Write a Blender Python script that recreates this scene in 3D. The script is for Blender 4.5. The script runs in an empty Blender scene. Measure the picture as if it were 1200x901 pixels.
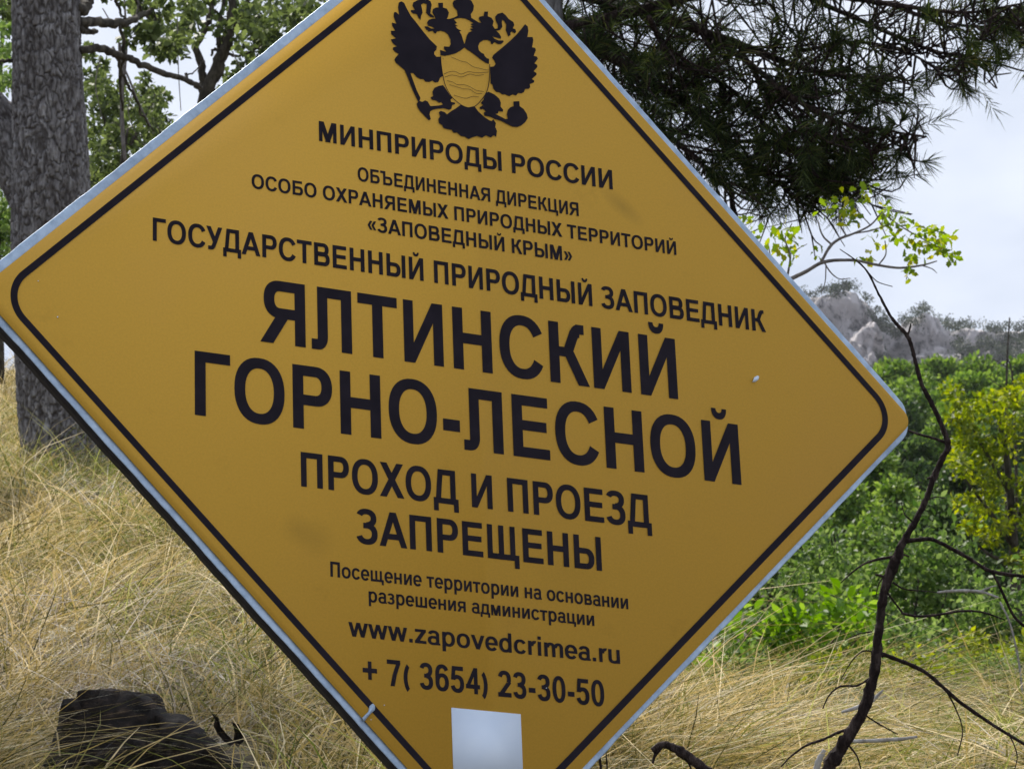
import bpy, math, random
import numpy as np
from mathutils import Vector, Matrix, noise as mnoise

# ------------------------------------------------------------------ camera, world, sun, exposure
SC = bpy.context.scene
COL = SC.collection
FPX = 4000.0                     # focal length in pixels of a 1200 px wide picture
PITCH = math.radians(18.0)
CP, SP = math.cos(PITCH), math.sin(PITCH)
cam_data = bpy.data.cameras.new('camera')
cam_data.sensor_width = 36.0
cam_data.lens = 36.0 * FPX / 1200.0
cam_data.clip_start = 0.1
cam_data.clip_end = 8000.0
cam_data.dof.use_dof = True
cam_data.dof.focus_distance = 3.85
cam_data.dof.aperture_fstop = 60.0      # 120 mm / 60 = 2 mm opening
cam = bpy.data.objects.new('camera', cam_data)
COL.objects.link(cam)
cam.location = (0, 0, 0)
cam.rotation_euler = (math.pi / 2 + PITCH, 0, 0)
SC.camera = cam
SC.view_settings.view_transform = 'Standard'
SC.view_settings.look = 'None'
SC.view_settings.exposure = 0.14
SC.view_settings.gamma = 1.0
SC.view_settings.use_curve_mapping = False

SUN_EL, SUN_AZ = math.radians(56), math.radians(-32)     # azimuth from +Y, negative = to the left
world = bpy.data.worlds.new('World')
SC.world = world
world.use_nodes = True
wn, wl = world.node_tree.nodes, world.node_tree.links
wn.clear()
w_out = wn.new('ShaderNodeOutputWorld')
w_bg = wn.new('ShaderNodeBackground')
w_sky = wn.new('ShaderNodeTexSky')
w_sky.sky_type = 'NISHITA'
w_sky.sun_disc = False
w_sky.sun_elevation = SUN_EL
w_sky.sun_rotation = SUN_AZ
w_sky.air_density = 1.0
w_sky.dust_density = 2.5
w_bg.inputs['Strength'].default_value = 0.1
w_tc = wn.new('ShaderNodeTexCoord')
w_map = wn.new('ShaderNodeMapping')
w_map.inputs['Scale'].default_value = (1.0, 1.0, 2.2)
w_map.inputs['Location'].default_value = (0.62, 0.2, 0.1)
w_noise = wn.new('ShaderNodeTexNoise')
w_noise.inputs['Scale'].default_value = 4.5
w_noise.inputs['Detail'].default_value = 5
w_noise.inputs['Roughness'].default_value = 0.52
w_ramp = wn.new('ShaderNodeValToRGB')
w_ramp.color_ramp.elements[0].position = 0.38
w_ramp.color_ramp.elements[1].position = 0.58
w_ramp.color_ramp.elements[0].color = (0.30, 0.30, 0.30, 1)
w_ramp.color_ramp.elements[1].color = (0.97, 0.97, 0.97, 1)
w_mix = wn.new('ShaderNodeMixRGB')
w_mix.inputs['Color2'].default_value = (8.0, 8.6, 9.8, 1)      # thin bright cloud sheet
wl.new(w_tc.outputs['Generated'], w_map.inputs['Vector'])
wl.new(w_map.outputs['Vector'], w_noise.inputs['Vector'])
wl.new(w_noise.outputs['Fac'], w_ramp.inputs['Fac'])
wl.new(w_ramp.outputs['Color'], w_mix.inputs['Fac'])
wl.new(w_sky.outputs['Color'], w_mix.inputs['Color1'])
wl.new(w_mix.outputs['Color'], w_bg.inputs['Color'])
wl.new(w_bg.outputs['Background'], w_out.inputs['Surface'])

sun_d = bpy.data.lights.new('sun', 'SUN')
sun_d.energy = 5.0
sun_d.angle = math.radians(0.5)
sun_d.color = (1.0, 0.95, 0.86)
sun = bpy.data.objects.new('sun', sun_d)
COL.objects.link(sun)
sdir = Vector((math.sin(SUN_AZ) * math.cos(SUN_EL), math.cos(SUN_AZ) * math.cos(SUN_EL), math.sin(SUN_EL)))
sun.rotation_euler = sdir.to_track_quat('Z', 'Y').to_euler()

RX = np.array([1.0, 0, 0]); UP = np.array([0, -SP, CP]); FW = np.array([0, CP, SP])
def P(px, py, d):
    """world point seen at photograph pixel (px, py) with forward depth d (metres along the view axis)"""
    return ((px - 600.0) / FPX * d) * RX + (-(py - 450.5) / FPX * d) * UP + d * FW

# ------------------------------------------------------------------ helpers
rng = np.random.default_rng(7)
random.seed(7)

def np_mesh(name, V, F, smooth=False):
    """F: list of (m,k) integer arrays"""
    me = bpy.data.meshes.new(name)
    V = np.asarray(V, dtype=np.float32)
    if not isinstance(F, (list, tuple)): F = [F]
    F = [np.asarray(f, dtype=np.int32) for f in F if len(f)]
    loops = np.concatenate([f.ravel() for f in F])
    tot = np.concatenate([np.full(len(f), f.shape[1], dtype=np.int32) for f in F])
    start = np.concatenate([[0], np.cumsum(tot)[:-1]]).astype(np.int32)
    me.vertices.add(len(V)); me.vertices.foreach_set('co', V.ravel())
    me.loops.add(len(loops)); me.loops.foreach_set('vertex_index', loops)
    me.polygons.add(len(tot)); me.polygons.foreach_set('loop_start', start)
    me.polygons.foreach_set('loop_total', tot)
    if smooth: me.polygons.foreach_set('use_smooth', np.ones(len(tot), dtype=bool))
    me.update(calc_edges=True)
    return me

def link(name, me, mat=None, parent=None, label=None, cat=None, group=None, kind=None):
    o = bpy.data.objects.new(name, me)
    COL.objects.link(o)
    if mat is not None and me is not None and not me.materials: me.materials.append(mat)
    if parent is not None: o.parent = parent
    if label: o['label'] = label
    if cat: o['category'] = cat
    if group: o['group'] = group
    if kind: o['kind'] = kind
    return o

def thing(name, label, cat, loc=(0, 0, 0), group=None):
    o = link(name, None, label=label, cat=cat, group=group)
    o.location = tuple(float(v) for v in loc)
    return o

class MB:
    def __init__(s): s.V = []; s.F = {}; s.n = 0
    def add(s, V, F):
        V = np.asarray(V, dtype=float)
        if not isinstance(F, (list, tuple)): F = [F]
        for f in F:
            f = np.asarray(f, dtype=np.int64)
            if len(f): s.F.setdefault(f.shape[1], []).append(f + s.n)
        s.V.append(V); s.n += len(V)
    def mesh(s, name, smooth=False, origin=(0, 0, 0)):
        V = np.concatenate(s.V) - np.asarray(origin, dtype=float)
        return np_mesh(name, V, [np.concatenate(v) for v in s.F.values()], smooth)

def smooth_path(pts, sub=6):
    """Catmull-Rom through pts (n, k)"""
    p = np.asarray(pts, dtype=float)
    if len(p) < 3 or sub < 2: return p
    q = np.vstack([2 * p[0] - p[1], p, 2 * p[-1] - p[-2]])
    out = []
    for i in range(1, len(q) - 2):
        for t in np.linspace(0, 1, sub, endpoint=False):
            a, b, c, d = q[i - 1], q[i], q[i + 1], q[i + 2]
            out.append(0.5 * ((2 * b) + (c - a) * t + (2 * a - 5 * b + 4 * c - d) * t * t + (3 * b - 3 * c + d - a) * t ** 3))
    out.append(p[-1])
    return np.array(out)

def tube(mb, pts, rad, seg=7, wob=0.0, cap=True):
    p = np.asarray(pts, dtype=float); n = len(p)
    r = np.asarray(rad, dtype=float)
    T = np.gradient(p, axis=0); T /= np.linalg.norm(T, axis=1)[:, None] + 1e-9
    ref = np.array([0.31, 0.2, 0.93]) if abs(T[0][2]) < .9 else np.array([1.0, 0.1, 0])
    N = np.cross(T, ref); N /= np.linalg.norm(N, axis=1)[:, None] + 1e-9
    B = np.cross(T, N)
    a = np.linspace(0, 2 * math.pi, seg, endpoint=False)
    R = r[:, None] * (1 + wob * rng.normal(size=(n, seg)))
    V = p[:, None, :] + R[:, :, None] * (np.cos(a)[None, :, None] * N[:, None, :] + np.sin(a)[None, :, None] * B[:, None, :])
    i = np.arange(n - 1)[:, None] * seg; j = np.arange(seg)[None, :]; j2 = (j + 1) % seg
    F = np.stack([i + j, i + j2, i + seg + j2, i + seg + j], -1).reshape(-1, 4)
    Fs = [F]
    if cap:
        Fs.append(np.arange(seg)[::-1].reshape(1, seg)); Fs.append((np.arange(seg) + (n - 1) * seg).reshape(1, seg))
    mb.add(V.reshape(-1, 3), Fs)

def px_path(pts, d, sub=6):
    """pts: (px, py, radius_px[, depth offset]) -> world path and radii"""
    a = np.array([(q + (0,))[:4] for q in pts], dtype=float)
    w = np.array([np.append(P(x, y, d + dz), r * (d + dz) / FPX) for x, y, r, dz in a])
    s = smooth_path(w, sub)
    return s[:, :3], np.maximum(s[:, 3], 0.0004)

def unit(v): return v / (np.linalg.norm(v, axis=-1, keepdims=True) + 1e-9)

LEAF_OAK = (np.array([(0, 0), (.18, .14), (.3, .12), (.45, .27), (.56, .2), (.74, .27), (.85, .14), (1, 0),
                      (.85, -.14), (.74, -.27), (.56, -.2), (.45, -.27), (.3, -.12), (.18, -.14)], dtype=float))
LEAF_OVAL = np.array([(0, 0), (.3, .22), (.65, .22), (1, 0), (.65, -.22), (.3, -.22)], dtype=float)
LEAF_DIAM = np.array([(0, 0), (.45, .3), (1, 0), (.45, -.3)], dtype=float)

def leaves(mb, C, D, size, tpl, r=rng, upbias=0.5, cup=0.18):
    """C centres, D growing directions; size array"""
    n = len(C)
    D = unit(D)
    nv = unit(r.normal(size=(n, 3)) + np.array([0, 0, upbias * 2]))
    S = unit(np.cross(nv, D)); Nn = np.cross(D, S)
    k = len(tpl)
    fold = np.abs(tpl[:, 1])
    V = C[:, None, :] + size[:, None, None] * (tpl[None, :, 0, None] * D[:, None, :] + tpl[None, :, 1, None] * S[:, None, :]
        + (cup * 2 * fold[None, :, None] - (tpl[None, :, 0, None] ** 2) * cup) * Nn[:, None, :])
    F = np.arange(n * k).reshape(n, k)
    mb.add(V.reshape(-1, 3), F)

def cloud(mb, C, R, per, size, tpl=LEAF_DIAM, r=rng, squash=0.75, upbias=.5, shell=0.5):
    """leaf clumps: centres C (n,3), radii R (n), per = leaves per clump"""
    n = len(C)
    idx = np.repeat(np.arange(n), per)
    d = unit(r.normal(size=(len(idx), 3)))
    rad = (shell + (1 - shell) * r.random(len(idx)) ** .6) * R[idx]
    off = d * rad[:, None]; off[:, 2] *= squash
    off += r.normal(size=off.shape) * R[idx, None] * .16
    D = d + r.normal(size=d.shape) * .6 + np.array([0, 0, .1])
    leaves(mb, C[idx] + off, D, size * (.6 + .8 * r.random(len(idx))), tpl, r, upbias)

# ------------------------------------------------------------------ materials
def new_mat(name):
    m = bpy.data.materials.new(name); m.use_nodes = True
    nt = m.node_tree
    return m, nt.nodes, nt.links, nt.nodes['Principled BSDF']

def N(nodes, t, **kw):
    n = nodes.new(t)
    for k, v in kw.items():
        if k in n.inputs: n.inputs[k].default_value = v
        else: setattr(n, k, v)
    return n

def ramp(nodes, cols):
    n = nodes.new('ShaderNodeValToRGB')
    e = n.color_ramp.elements
    while len(e) < len(cols): e.new(.5)
    for i, (p, c) in enumerate(cols):
        e[i].position = p; e[i].color = (*c, 1)
    return n

def leaf_mat(name, cols, trans=0.45, rough=.55, tcol=None, clump=0.0, cscale=1.0):
    """cols: ramp over the random-per-leaf value; clump: large scale colour drift (age of the shoots)"""
    m, nd, lk, b = new_mat(name)
    g = N(nd, 'ShaderNodeNewGeometry')
    r = ramp(nd, cols)
    if clump > 0:
        tc = N(nd, 'ShaderNodeTexCoord'); no = N(nd, 'ShaderNodeTexNoise', Scale=cscale, Detail=2)
        lk.new(tc.outputs['Object'], no.inputs['Vector'])
        ma = N(nd, 'ShaderNodeMath', operation='MULTIPLY_ADD'); ma.inputs[1].default_value = clump * 2; ma.inputs[2].default_value = -clump
        lk.new(no.outputs['Fac'], ma.inputs[0])
        ad = N(nd, 'ShaderNodeMath', operation='ADD', use_clamp=True)
        lk.new(ma.outputs[0], ad.inputs[0]); lk.new(g.outputs['Random Per Island'], ad.inputs[1])
        lk.new(ad.outputs[0], r.inputs['Fac'])
    else:
        lk.new(g.outputs['Random Per Island'], r.inputs['Fac'])
    lk.new(r.outputs['Color'], b.inputs['Base Color'])
    b.inputs['Roughness'].default_value = rough
    b.inputs['Specular IOR Level'].default_value = .3
    if trans > 0:
        t = N(nd, 'ShaderNodeBsdfTranslucent')
        hs = N(nd, 'ShaderNodeHueSaturation', Hue=.49, Saturation=1.15, Value=1.5)
        lk.new(r.outputs['Color'], hs.inputs['Color']); lk.new(hs.outputs['Color'], t.inputs['Color'])
        mx = N(nd, 'ShaderNodeMixShader'); mx.inputs[0].default_value = trans
        lk.new(b.outputs[0], mx.inputs[1]); lk.new(t.outputs[0], mx.inputs[2])
        lk.new(mx.outputs[0], nd['Material Output'].inputs['Surface'])
    return m

def bark_mat(name, c0, c1, c2, scale=14, bump=.5, stretch=.35):
    m, nd, lk, b = new_mat(name)
    tc = N(nd, 'ShaderNodeTexCoord'); mp = N(nd, 'ShaderNodeMapping'); mp.inputs['Scale'].default_value = (1, 1, stretch)
    lk.new(tc.outputs['Object'], mp.inputs['Vector'])
    no = N(nd, 'ShaderNodeTexNoise', Scale=scale, Detail=6, Roughness=.65); lk.new(mp.outputs[0], no.inputs['Vector'])
    n2 = N(nd, 'ShaderNodeTexNoise', Scale=scale * .18, Detail=3); lk.new(tc.outputs['Object'], n2.inputs['Vector'])
    r = ramp(nd, [(.32, c0), (.5, c1), (.7, c2)]); lk.new(no.outputs['Fac'], r.inputs['Fac'])
    hs = N(nd, 'ShaderNodeHueSaturation'); ma = N(nd, 'ShaderNodeMapRange'); ma.inputs['To Min'].default_value = .7; ma.inputs['To Max'].default_value = 1.3
    lk.new(n2.outputs['Fac'], ma.inputs['Value']); lk.new(ma.outputs[0], hs.inputs['Value'])
    lk.new(r.outputs[0], hs.inputs['Color'])
    cv = N(nd, 'ShaderNodeAttribute', attribute_name='crev'); cm = N(nd, 'ShaderNodeMath', operation='MULTIPLY', use_clamp=True); cm.inputs[1].default_value = .85; lk.new(cv.outputs['Fac'], cm.inputs[0])  # dark crevice bark and the shade in it, both put into the colour
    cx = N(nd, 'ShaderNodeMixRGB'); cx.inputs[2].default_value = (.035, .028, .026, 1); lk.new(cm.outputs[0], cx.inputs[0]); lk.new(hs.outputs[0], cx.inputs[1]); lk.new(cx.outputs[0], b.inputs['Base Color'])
    bp = N(nd, 'ShaderNodeBump', Strength=bump, Distance=.02); lk.new(no.outputs['Fac'], bp.inputs['Height']); lk.new(bp.outputs[0], b.inputs['Normal'])
    b.inputs['Roughness'].default_value = .9; b.inputs['Specular IOR Level'].default_value = .2
    return m

M_bark_grey = bark_mat('grey_bark', (.10, .088, .084), (.24, .228, .232), (.44, .43, .44), 34, .7)
M_bark_dark = bark_mat('dark_bark', (.022, .018, .014), (.06, .052, .042), (.13, .115, .09), 30, .5)
M_bark_dead = bark_mat('dead_wood', (.010, .006, .006), (.032, .020, .018), (.11, .08, .07), 90, 1.0)
M_bark_pale = bark_mat('pale_dead_wood', (.2, .18, .16), (.34, .32, .3), (.48, .46, .43), 60, .4)
M_bark_twig = bark_mat('oak_twig_bark', (.10, .085, .08), (.17, .15, .145), (.26, .24, .23), 60, .4)

M_leaf_oakdark = leaf_mat('oak_leaves', [(0, (.035, .052, .018)), (.5, (.085, .118, .04)), (1, (.19, .24, .09))], .45, clump=.35, cscale=.9)
M_leaf_twig = leaf_mat('young_oak_leaves', [(0, (.10, .17, .02)), (.6, (.2, .30, .035)), (1, (.36, .36, .03))], .6, clump=.3, cscale=3)
M_leaf_bush = leaf_mat('bush_leaves', [(0, (.04, .085, .02)), (.5, (.12, .20, .05)), (1, (.26, .35, .12))], .45, clump=.4, cscale=1.1)
M_leaf_bright = leaf_mat('bright_shrub_leaves', [(0, (.06, .14, .015)), (.5, (.14, .27, .03)), (1, (.27, .40, .08))], .5, clump=.25, cscale=2)
M_leaf_lime = leaf_mat('lime_shrub_leaves', [(0, (.07, .11, .014)), (.5, (.165, .225, .026)), (1, (.33, .37, .05))], .5, clump=.35, cscale=1.5)
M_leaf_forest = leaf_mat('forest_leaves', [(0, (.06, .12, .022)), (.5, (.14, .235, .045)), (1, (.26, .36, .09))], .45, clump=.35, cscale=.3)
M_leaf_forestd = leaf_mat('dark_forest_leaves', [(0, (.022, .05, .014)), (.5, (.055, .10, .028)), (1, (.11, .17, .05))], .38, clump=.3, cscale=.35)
M_scrub = leaf_mat('mountain_scrub_leaves', [(0, (.018, .03, .014)), (.6, (.035, .055, .022)), (1, (.07, .095, .035))], .15, clump=.3, cscale=.05)
M_needle = leaf_mat('pine_needles', [(0, (.010, .018, .006)), (.6, (.034, .055, .015)), (.85, (.09, .125, .032)), (1, (.11, .1, .03))], .25, rough=.8, clump=.25, cscale=1.2)
M_grass = leaf_mat('dry_grass_blades', [(0, (.035, .035, .012)), (.24, (.17, .165, .05)), (.48, (.44, .35, .14)), (.78, (.64, .52, .28)), (1, (.88, .79, .56))], .3, clump=.42, cscale=4.5)
M_grassp = leaf_mat('bleached_grass_blades', [(0, (.14, .11, .085)), (.3, (.3, .25, .2)), (.65, (.5, .45, .38)), (1, (.78, .74, .68))], .3, clump=.3, cscale=2.5)
M_grassg = leaf_mat('green_grass_blades', [(0, (.06, .085, .02)), (.5, (.16, .19, .05)), (1, (.38, .39, .15))], .4)

# ground
M_ground, nd, lk, b = new_mat('dry_ground')
tc = N(nd, 'ShaderNodeTexCoord'); n1 = N(nd, 'ShaderNodeTexNoise', Scale=1.3, Detail=6); n2 = N(nd, 'ShaderNodeTexNoise', Scale=35, Detail=4)
lk.new(tc.outputs['Object'], n1.inputs['Vector']); lk.new(tc.outputs['Object'], n2.inputs['Vector'])
r1 = ramp(nd, [(.35, (.05, .04, .024)), (.55, (.11, .09, .055)), (.75, (.07, .075, .03))]); lk.new(n1.outputs['Fac'], r1.inputs['Fac'])
r2 = ramp(nd, [(.3, (.5, .48, .45)), (.7, (1.25, 1.2, 1.1))]); lk.new(n2.outputs['Fac'], r2.inputs['Fac'])
mm = N(nd, 'ShaderNodeMixRGB', blend_type='MULTIPLY'); mm.inputs[0].default_value = 1
lk.new(r1.outputs[0], mm.inputs[1]); lk.new(r2.outputs[0], mm.inputs[2]); lk.new(mm.outputs[0], b.inputs['Base Color'])
bp = N(nd, 'ShaderNodeBump', Strength=.8, Distance=.05); lk.new(n2.outputs['Fac'], bp.inputs['Height']); lk.new(bp.outputs[0], b.inputs['Normal'])
b.inputs['Roughness'].default_value = .95

# ------------------------------------------------------------------ ground
T18 = lambda e: math.tan(math.radians(e))
LY = [-60, 0, 3, 6.5, 10, 15, 22, 27, 35, 60, 100, 200, 400, 1200, 3000]
LZ = [-18, -1.6, -.4, 6.5*T18(11.4), 10*T18(14.9), 15*T18(16.75), 22*T18(17.9), 27*T18(18.35), 35*T18(17.6), 60*T18(16.6), 100*T18(15.5), 200*T18(15), 400*T18(14.5), 230, 500]
RY = [-60, 0, 3, 6.5, 10, 14, 18, 24, 32, 45, 80, 150, 230, 300, 400, 1200, 3000]
RZ = [-18, -1.6, -.4, 6.5*T18(11.4), 10*T18(12.35), 14*T18(12.65), 18*T18(12.5), 24*T18(12.4), 32*T18(12.5), 45*T18(13.1), 80*T18(15), 150*T18(16.6), 230*T18(17.4), 300*T18(17.2), 400*T18(15.2), 200, 500]
def ground_z(x, y):
    x = np.asarray(x, dtype=float); y = np.asarray(y, dtype=float)
    u = x / np.maximum(y, 4)
    s = np.clip((u + .03) / .075, 0, 1); s = s * s * (3 - 2 * s)
    z = np.interp(y, LY, LZ) * (1 - s) + np.interp(y, RY, RZ) * s
    k = np.clip(np.abs(y) / 10, .3, 6)
    z = z + .03 * k * np.sin(x * 1.7 / k + y * .9 / k) + .025 * k * np.sin(x * 3.1 / k - y * 2.3 / k + 1.3)
    return z
def axis(lo, hi, dense, n1, n2, n3):
    return np.concatenate([-np.geomspace(-lo, dense, n1)[:-1] if lo < 0 else [], np.linspace(-dense, dense, n2), np.geomspace(dense, hi, n3)[1:]])
gx = axis(-1400, 1400, 8, 36, 161, 36)
gy = np.concatenate([np.linspace(-60, 2, 25)[:-1], np.linspace(2, 30, 281), np.geomspace(30, 1500, 80)[1:]])
X, Y = np.meshgrid(gx, gy)
Z = ground_z(X, Y)
nx, ny = len(gx), len(gy)
i = np.arange(ny - 1)[:, None] * nx; j = np.arange(nx - 1)[None, :]
F = np.stack([i + j, i + j + 1, i + nx + j + 1, i + nx + j], -1).reshape(-1, 4)
ground = link('hillside_ground', np_mesh('hillside_ground', np.stack([X, Y, Z], -1).reshape(-1, 3), F, True), M_ground, kind='structure',
              label='steep hillside of pale dry earth under the grass')

# ------------------------------------------------------------------ far rocky mountain
M_rock_far, nd, lk, b = new_mat('mountain_rock')
at = N(nd, 'ShaderNodeAttribute', attribute_name='veg')
tc = N(nd, 'ShaderNodeTexCoord'); mp = N(nd, 'ShaderNodeMapping'); mp.inputs['Scale'].default_value = (1, 1, .45)
lk.new(tc.outputs['Object'], mp.inputs['Vector'])
n1 = N(nd, 'ShaderNodeTexNoise', Scale=.34, Detail=8, Roughness=.75); lk.new(mp.outputs[0], n1.inputs['Vector'])
n2 = N(nd, 'ShaderNodeTexNoise', Scale=.035, Detail=5, Roughness=.6); lk.new(tc.outputs['Object'], n2.inputs['Vector'])
r1 = ramp(nd, [(.37, (.11, .10, .11)), (.43, (.42, .385, .40)), (.50, (.86, .80, .81))]); lk.new(n1.outputs['Fac'], r1.inputs['Fac'])
ad = N(nd, 'ShaderNodeMath', operation='ADD'); lk.new(at.outputs['Fac'], ad.inputs[0]); lk.new(n2.outputs['Fac'], ad.inputs[1])
r2 = ramp(nd, [(.62, (0, 0, 0)), (.70, (1, 1, 1))]); lk.new(ad.outputs[0], r2.inputs['Fac'])
mx = N(nd, 'ShaderNodeMixRGB'); mx.inputs[2].default_value = (.035, .055, .022, 1)
lk.new(r2.outputs[0], mx.inputs[0]); lk.new(r1.outputs[0], mx.inputs[1]); lk.new(mx.outputs[0], b.inputs['Base Color'])
bp = N(nd, 'ShaderNodeBump', Strength=.9, Distance=4); lk.new(n1.outputs['Fac'], bp.inputs['Height']); lk.new(bp.outputs[0], b.inputs['Normal'])
b.inputs['Roughness'].default_value = .95

DM = 700.0
ridge_px = [(300, 470), (600, 452), (800, 415), (900, 388), (935, 366), (955, 352), (985, 346), (1010, 347), (1030, 354), (1045, 366), (1060, 388),
            (1078, 392), (1092, 382), (1105, 376), (1125, 380), (1145, 388), (1165, 391), (1185, 388), (1205, 386), (1260, 380), (1340, 392), (1500, 420)]
rp = np.array(ridge_px, dtype=float)
def fbm(v, sc, oc=5):
    return np.array([mnoise.fractal(Vector(q) * sc, .8, 2.1, oc) for q in v])
nu, nv = 760, 150
pxs = np.linspace(300, 1500, nu)
top_row = np.interp(pxs, rp[:, 0], rp[:, 1])
V = []
vegv = []
rad = DM
for k in range(nv):
    t = k / (nv - 1)                 # 0 foot, 1 ridge crest, slopes back
    depth = DM - 160 * (1 - t) ** 1.2
    row = 640 + (top_row - 640) * (t ** .8)
    X = (pxs - 600) / FPX * DM * (0.85 + .15 * t)
    zz = (-(row - 450.5) / FPX)
    ang = PITCH + np.arctan(zz)
    Yv = np.full(nu, depth)
    Zv = Yv * np.tan(ang)
    V.append(np.stack([X, Yv, Zv], -1))
Vf = np.concatenate(V)
d1 = fbm(Vf, 1 / 55.0, 4); d2 = fbm(Vf + 300, 1 / 16.0, 5); d3 = np.array([1 - 2 * abs(mnoise.noise(Vector((q[0] * .09, q[1] * .05, q[2] * .045)))) for q in Vf])
tt = np.repeat(np.linspace(0, 1, nv), nu)
amp = np.clip((1 - tt) * 6, 0, 1) * .8 + .2
Vf[:, 1] += (d1 * 24 - np.abs(d2) * 15 + d3 * 11) * amp
Vf[:, 2] += (d1 * 2.5 + d2 * 2.6) * (.5 + .5 * amp)
V2 = Vf[-nu:].copy(); V3 = V2.copy(); V3[:, 1] += 220; V3[:, 2] -= 70
Vall = np.concatenate([Vf, V3])
i = np.arange(nv)[:, None] * nu; j = np.arange(nu - 1)[None, :]
F = np.stack([i + j, i + j + 1, i + nu + j + 1, i + nu + j], -1).reshape(-1, 4)
mt_me = np_mesh('rocky_mountain', Vall, F, False)
pxr = np.tile(pxs, nv)
veg = .0 + .11 * fbm(Vf - 900, 1 / 30.0, 4) + .04 * np.clip((tt - .9) / .1, 0, 1) + .12 * np.clip((.45 - tt) / .3, 0, 1)
veg += .13 * np.exp(-((pxr - 1062) / 17.0) ** 2) + .12 * np.exp(-((pxr - 1150) / 12.0) ** 2) + .10 * np.exp(-((pxr - 1196) / 14.0) ** 2) + .08 * np.exp(-((pxr - 1098) / 8.0) ** 2) * (tt > .8) + .10 * np.exp(-((pxr - 1000) / 20.0) ** 2) * (tt > .93)
veg = np.concatenate([veg, np.full(nu, .1)])
at_ = mt_me.attributes.new('veg', 'FLOAT', 'POINT'); at_.data.foreach_set('value', veg.astype(np.float32))
mountain = link('rocky_mountain', mt_me, M_rock_far, kind='structure', label='pale rocky mountain ridge far behind the sign')
# scattered trees on the mountain ledges and skyline (a far wood nobody could count)
mb = MB()
cand = rng.integers(0, len(Vf), 9000)
keep = []
for c in cand:
    v = veg[c] + .12 * math.sin(Vf[c, 0] * .13) * math.sin(Vf[c, 2] * .2)
    if v > .07 or (tt[c] > .95 and Vf[c, 0] > 78 and rng.random() < .3) or (tt[c] > .97 and rng.random() < .3): keep.append(c)
keep = np.array(keep)
C = Vf[keep] + np.array([0, -1.0, 1.2])
cloud(mb, C, rng.uniform(.6, 2.0, len(C)), 90, .45, LEAF_DIAM, squash=.8, shell=.15)
link('mountain_scrub', mb.mesh('mountain_scrub'), M_scrub, kind='stuff', label='dark scrub and small trees on the ledges and skyline of the far mountain')

# ------------------------------------------------------------------ mid-distance trees
def tree(name, label, cat, base, height, crown_r, mat, barkm, per=70, nclump=60, leaf=.12, group=None, crown_lo=.3, r=None, tpl=LEAF_DIAM, squash=.8, lean=(0, 0)):
    r = r or rng
    base = np.asarray(base, dtype=float)
    t = thing(name, label, cat, base, group)
    top = np.array([lean[0], lean[1], height * .82])
    tp = smooth_path(np.array([(0, 0, -.3), (lean[0] * .1, lean[1] * .1, height * .3), top * .7 + r.normal(size=3) * .03 * height * [1, 1, 0], top]), 4)
    rr = np.linspace(height * .028, height * .006, len(tp))
    mbt = MB(); tube(mbt, tp, rr, 8, .05)
    cc = []
    for _ in range(nclump):
        h = crown_lo + (1 - crown_lo) * r.random() ** .85
        prof = math.sin(min(1, max(0.02, (h - crown_lo) / (1 - crown_lo)) * .78 + .2) * math.pi) ** .6
        a = r.uniform(0, 2 * math.pi); q = math.sqrt(r.random()) * .92
        cc.append((math.cos(a) * crown_r * prof * q + lean[0] * h, math.sin(a) * crown_r * prof * q + lean[1] * h, height * h * .95))
    cc = np.array(cc)
    for c in cc[:min(14, len(cc))]:
        s = np.array([lean[0] * .6, lean[1] * .6, max(height * .25, c[2] * .7)])
        m = (s + c) / 2 + np.array([0, 0, -.04 * height])
        pth = smooth_path(np.array([s, m, c]), 4)
        tube(mbt, pth, np.linspace(height * .009, height * .002, len(pth)), 5)
    link('trunk', mbt.mesh('trunk', True), barkm, t)
    mbc = MB()
    cloud(mbc, cc, r.uniform(.16, .3, len(cc)) * crown_r, per, leaf, tpl, r, squash)
    link('crown', mbc.mesh('crown'), mat, t)
    return t

def gz(x, y): return float(ground_z(x, y))

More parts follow.
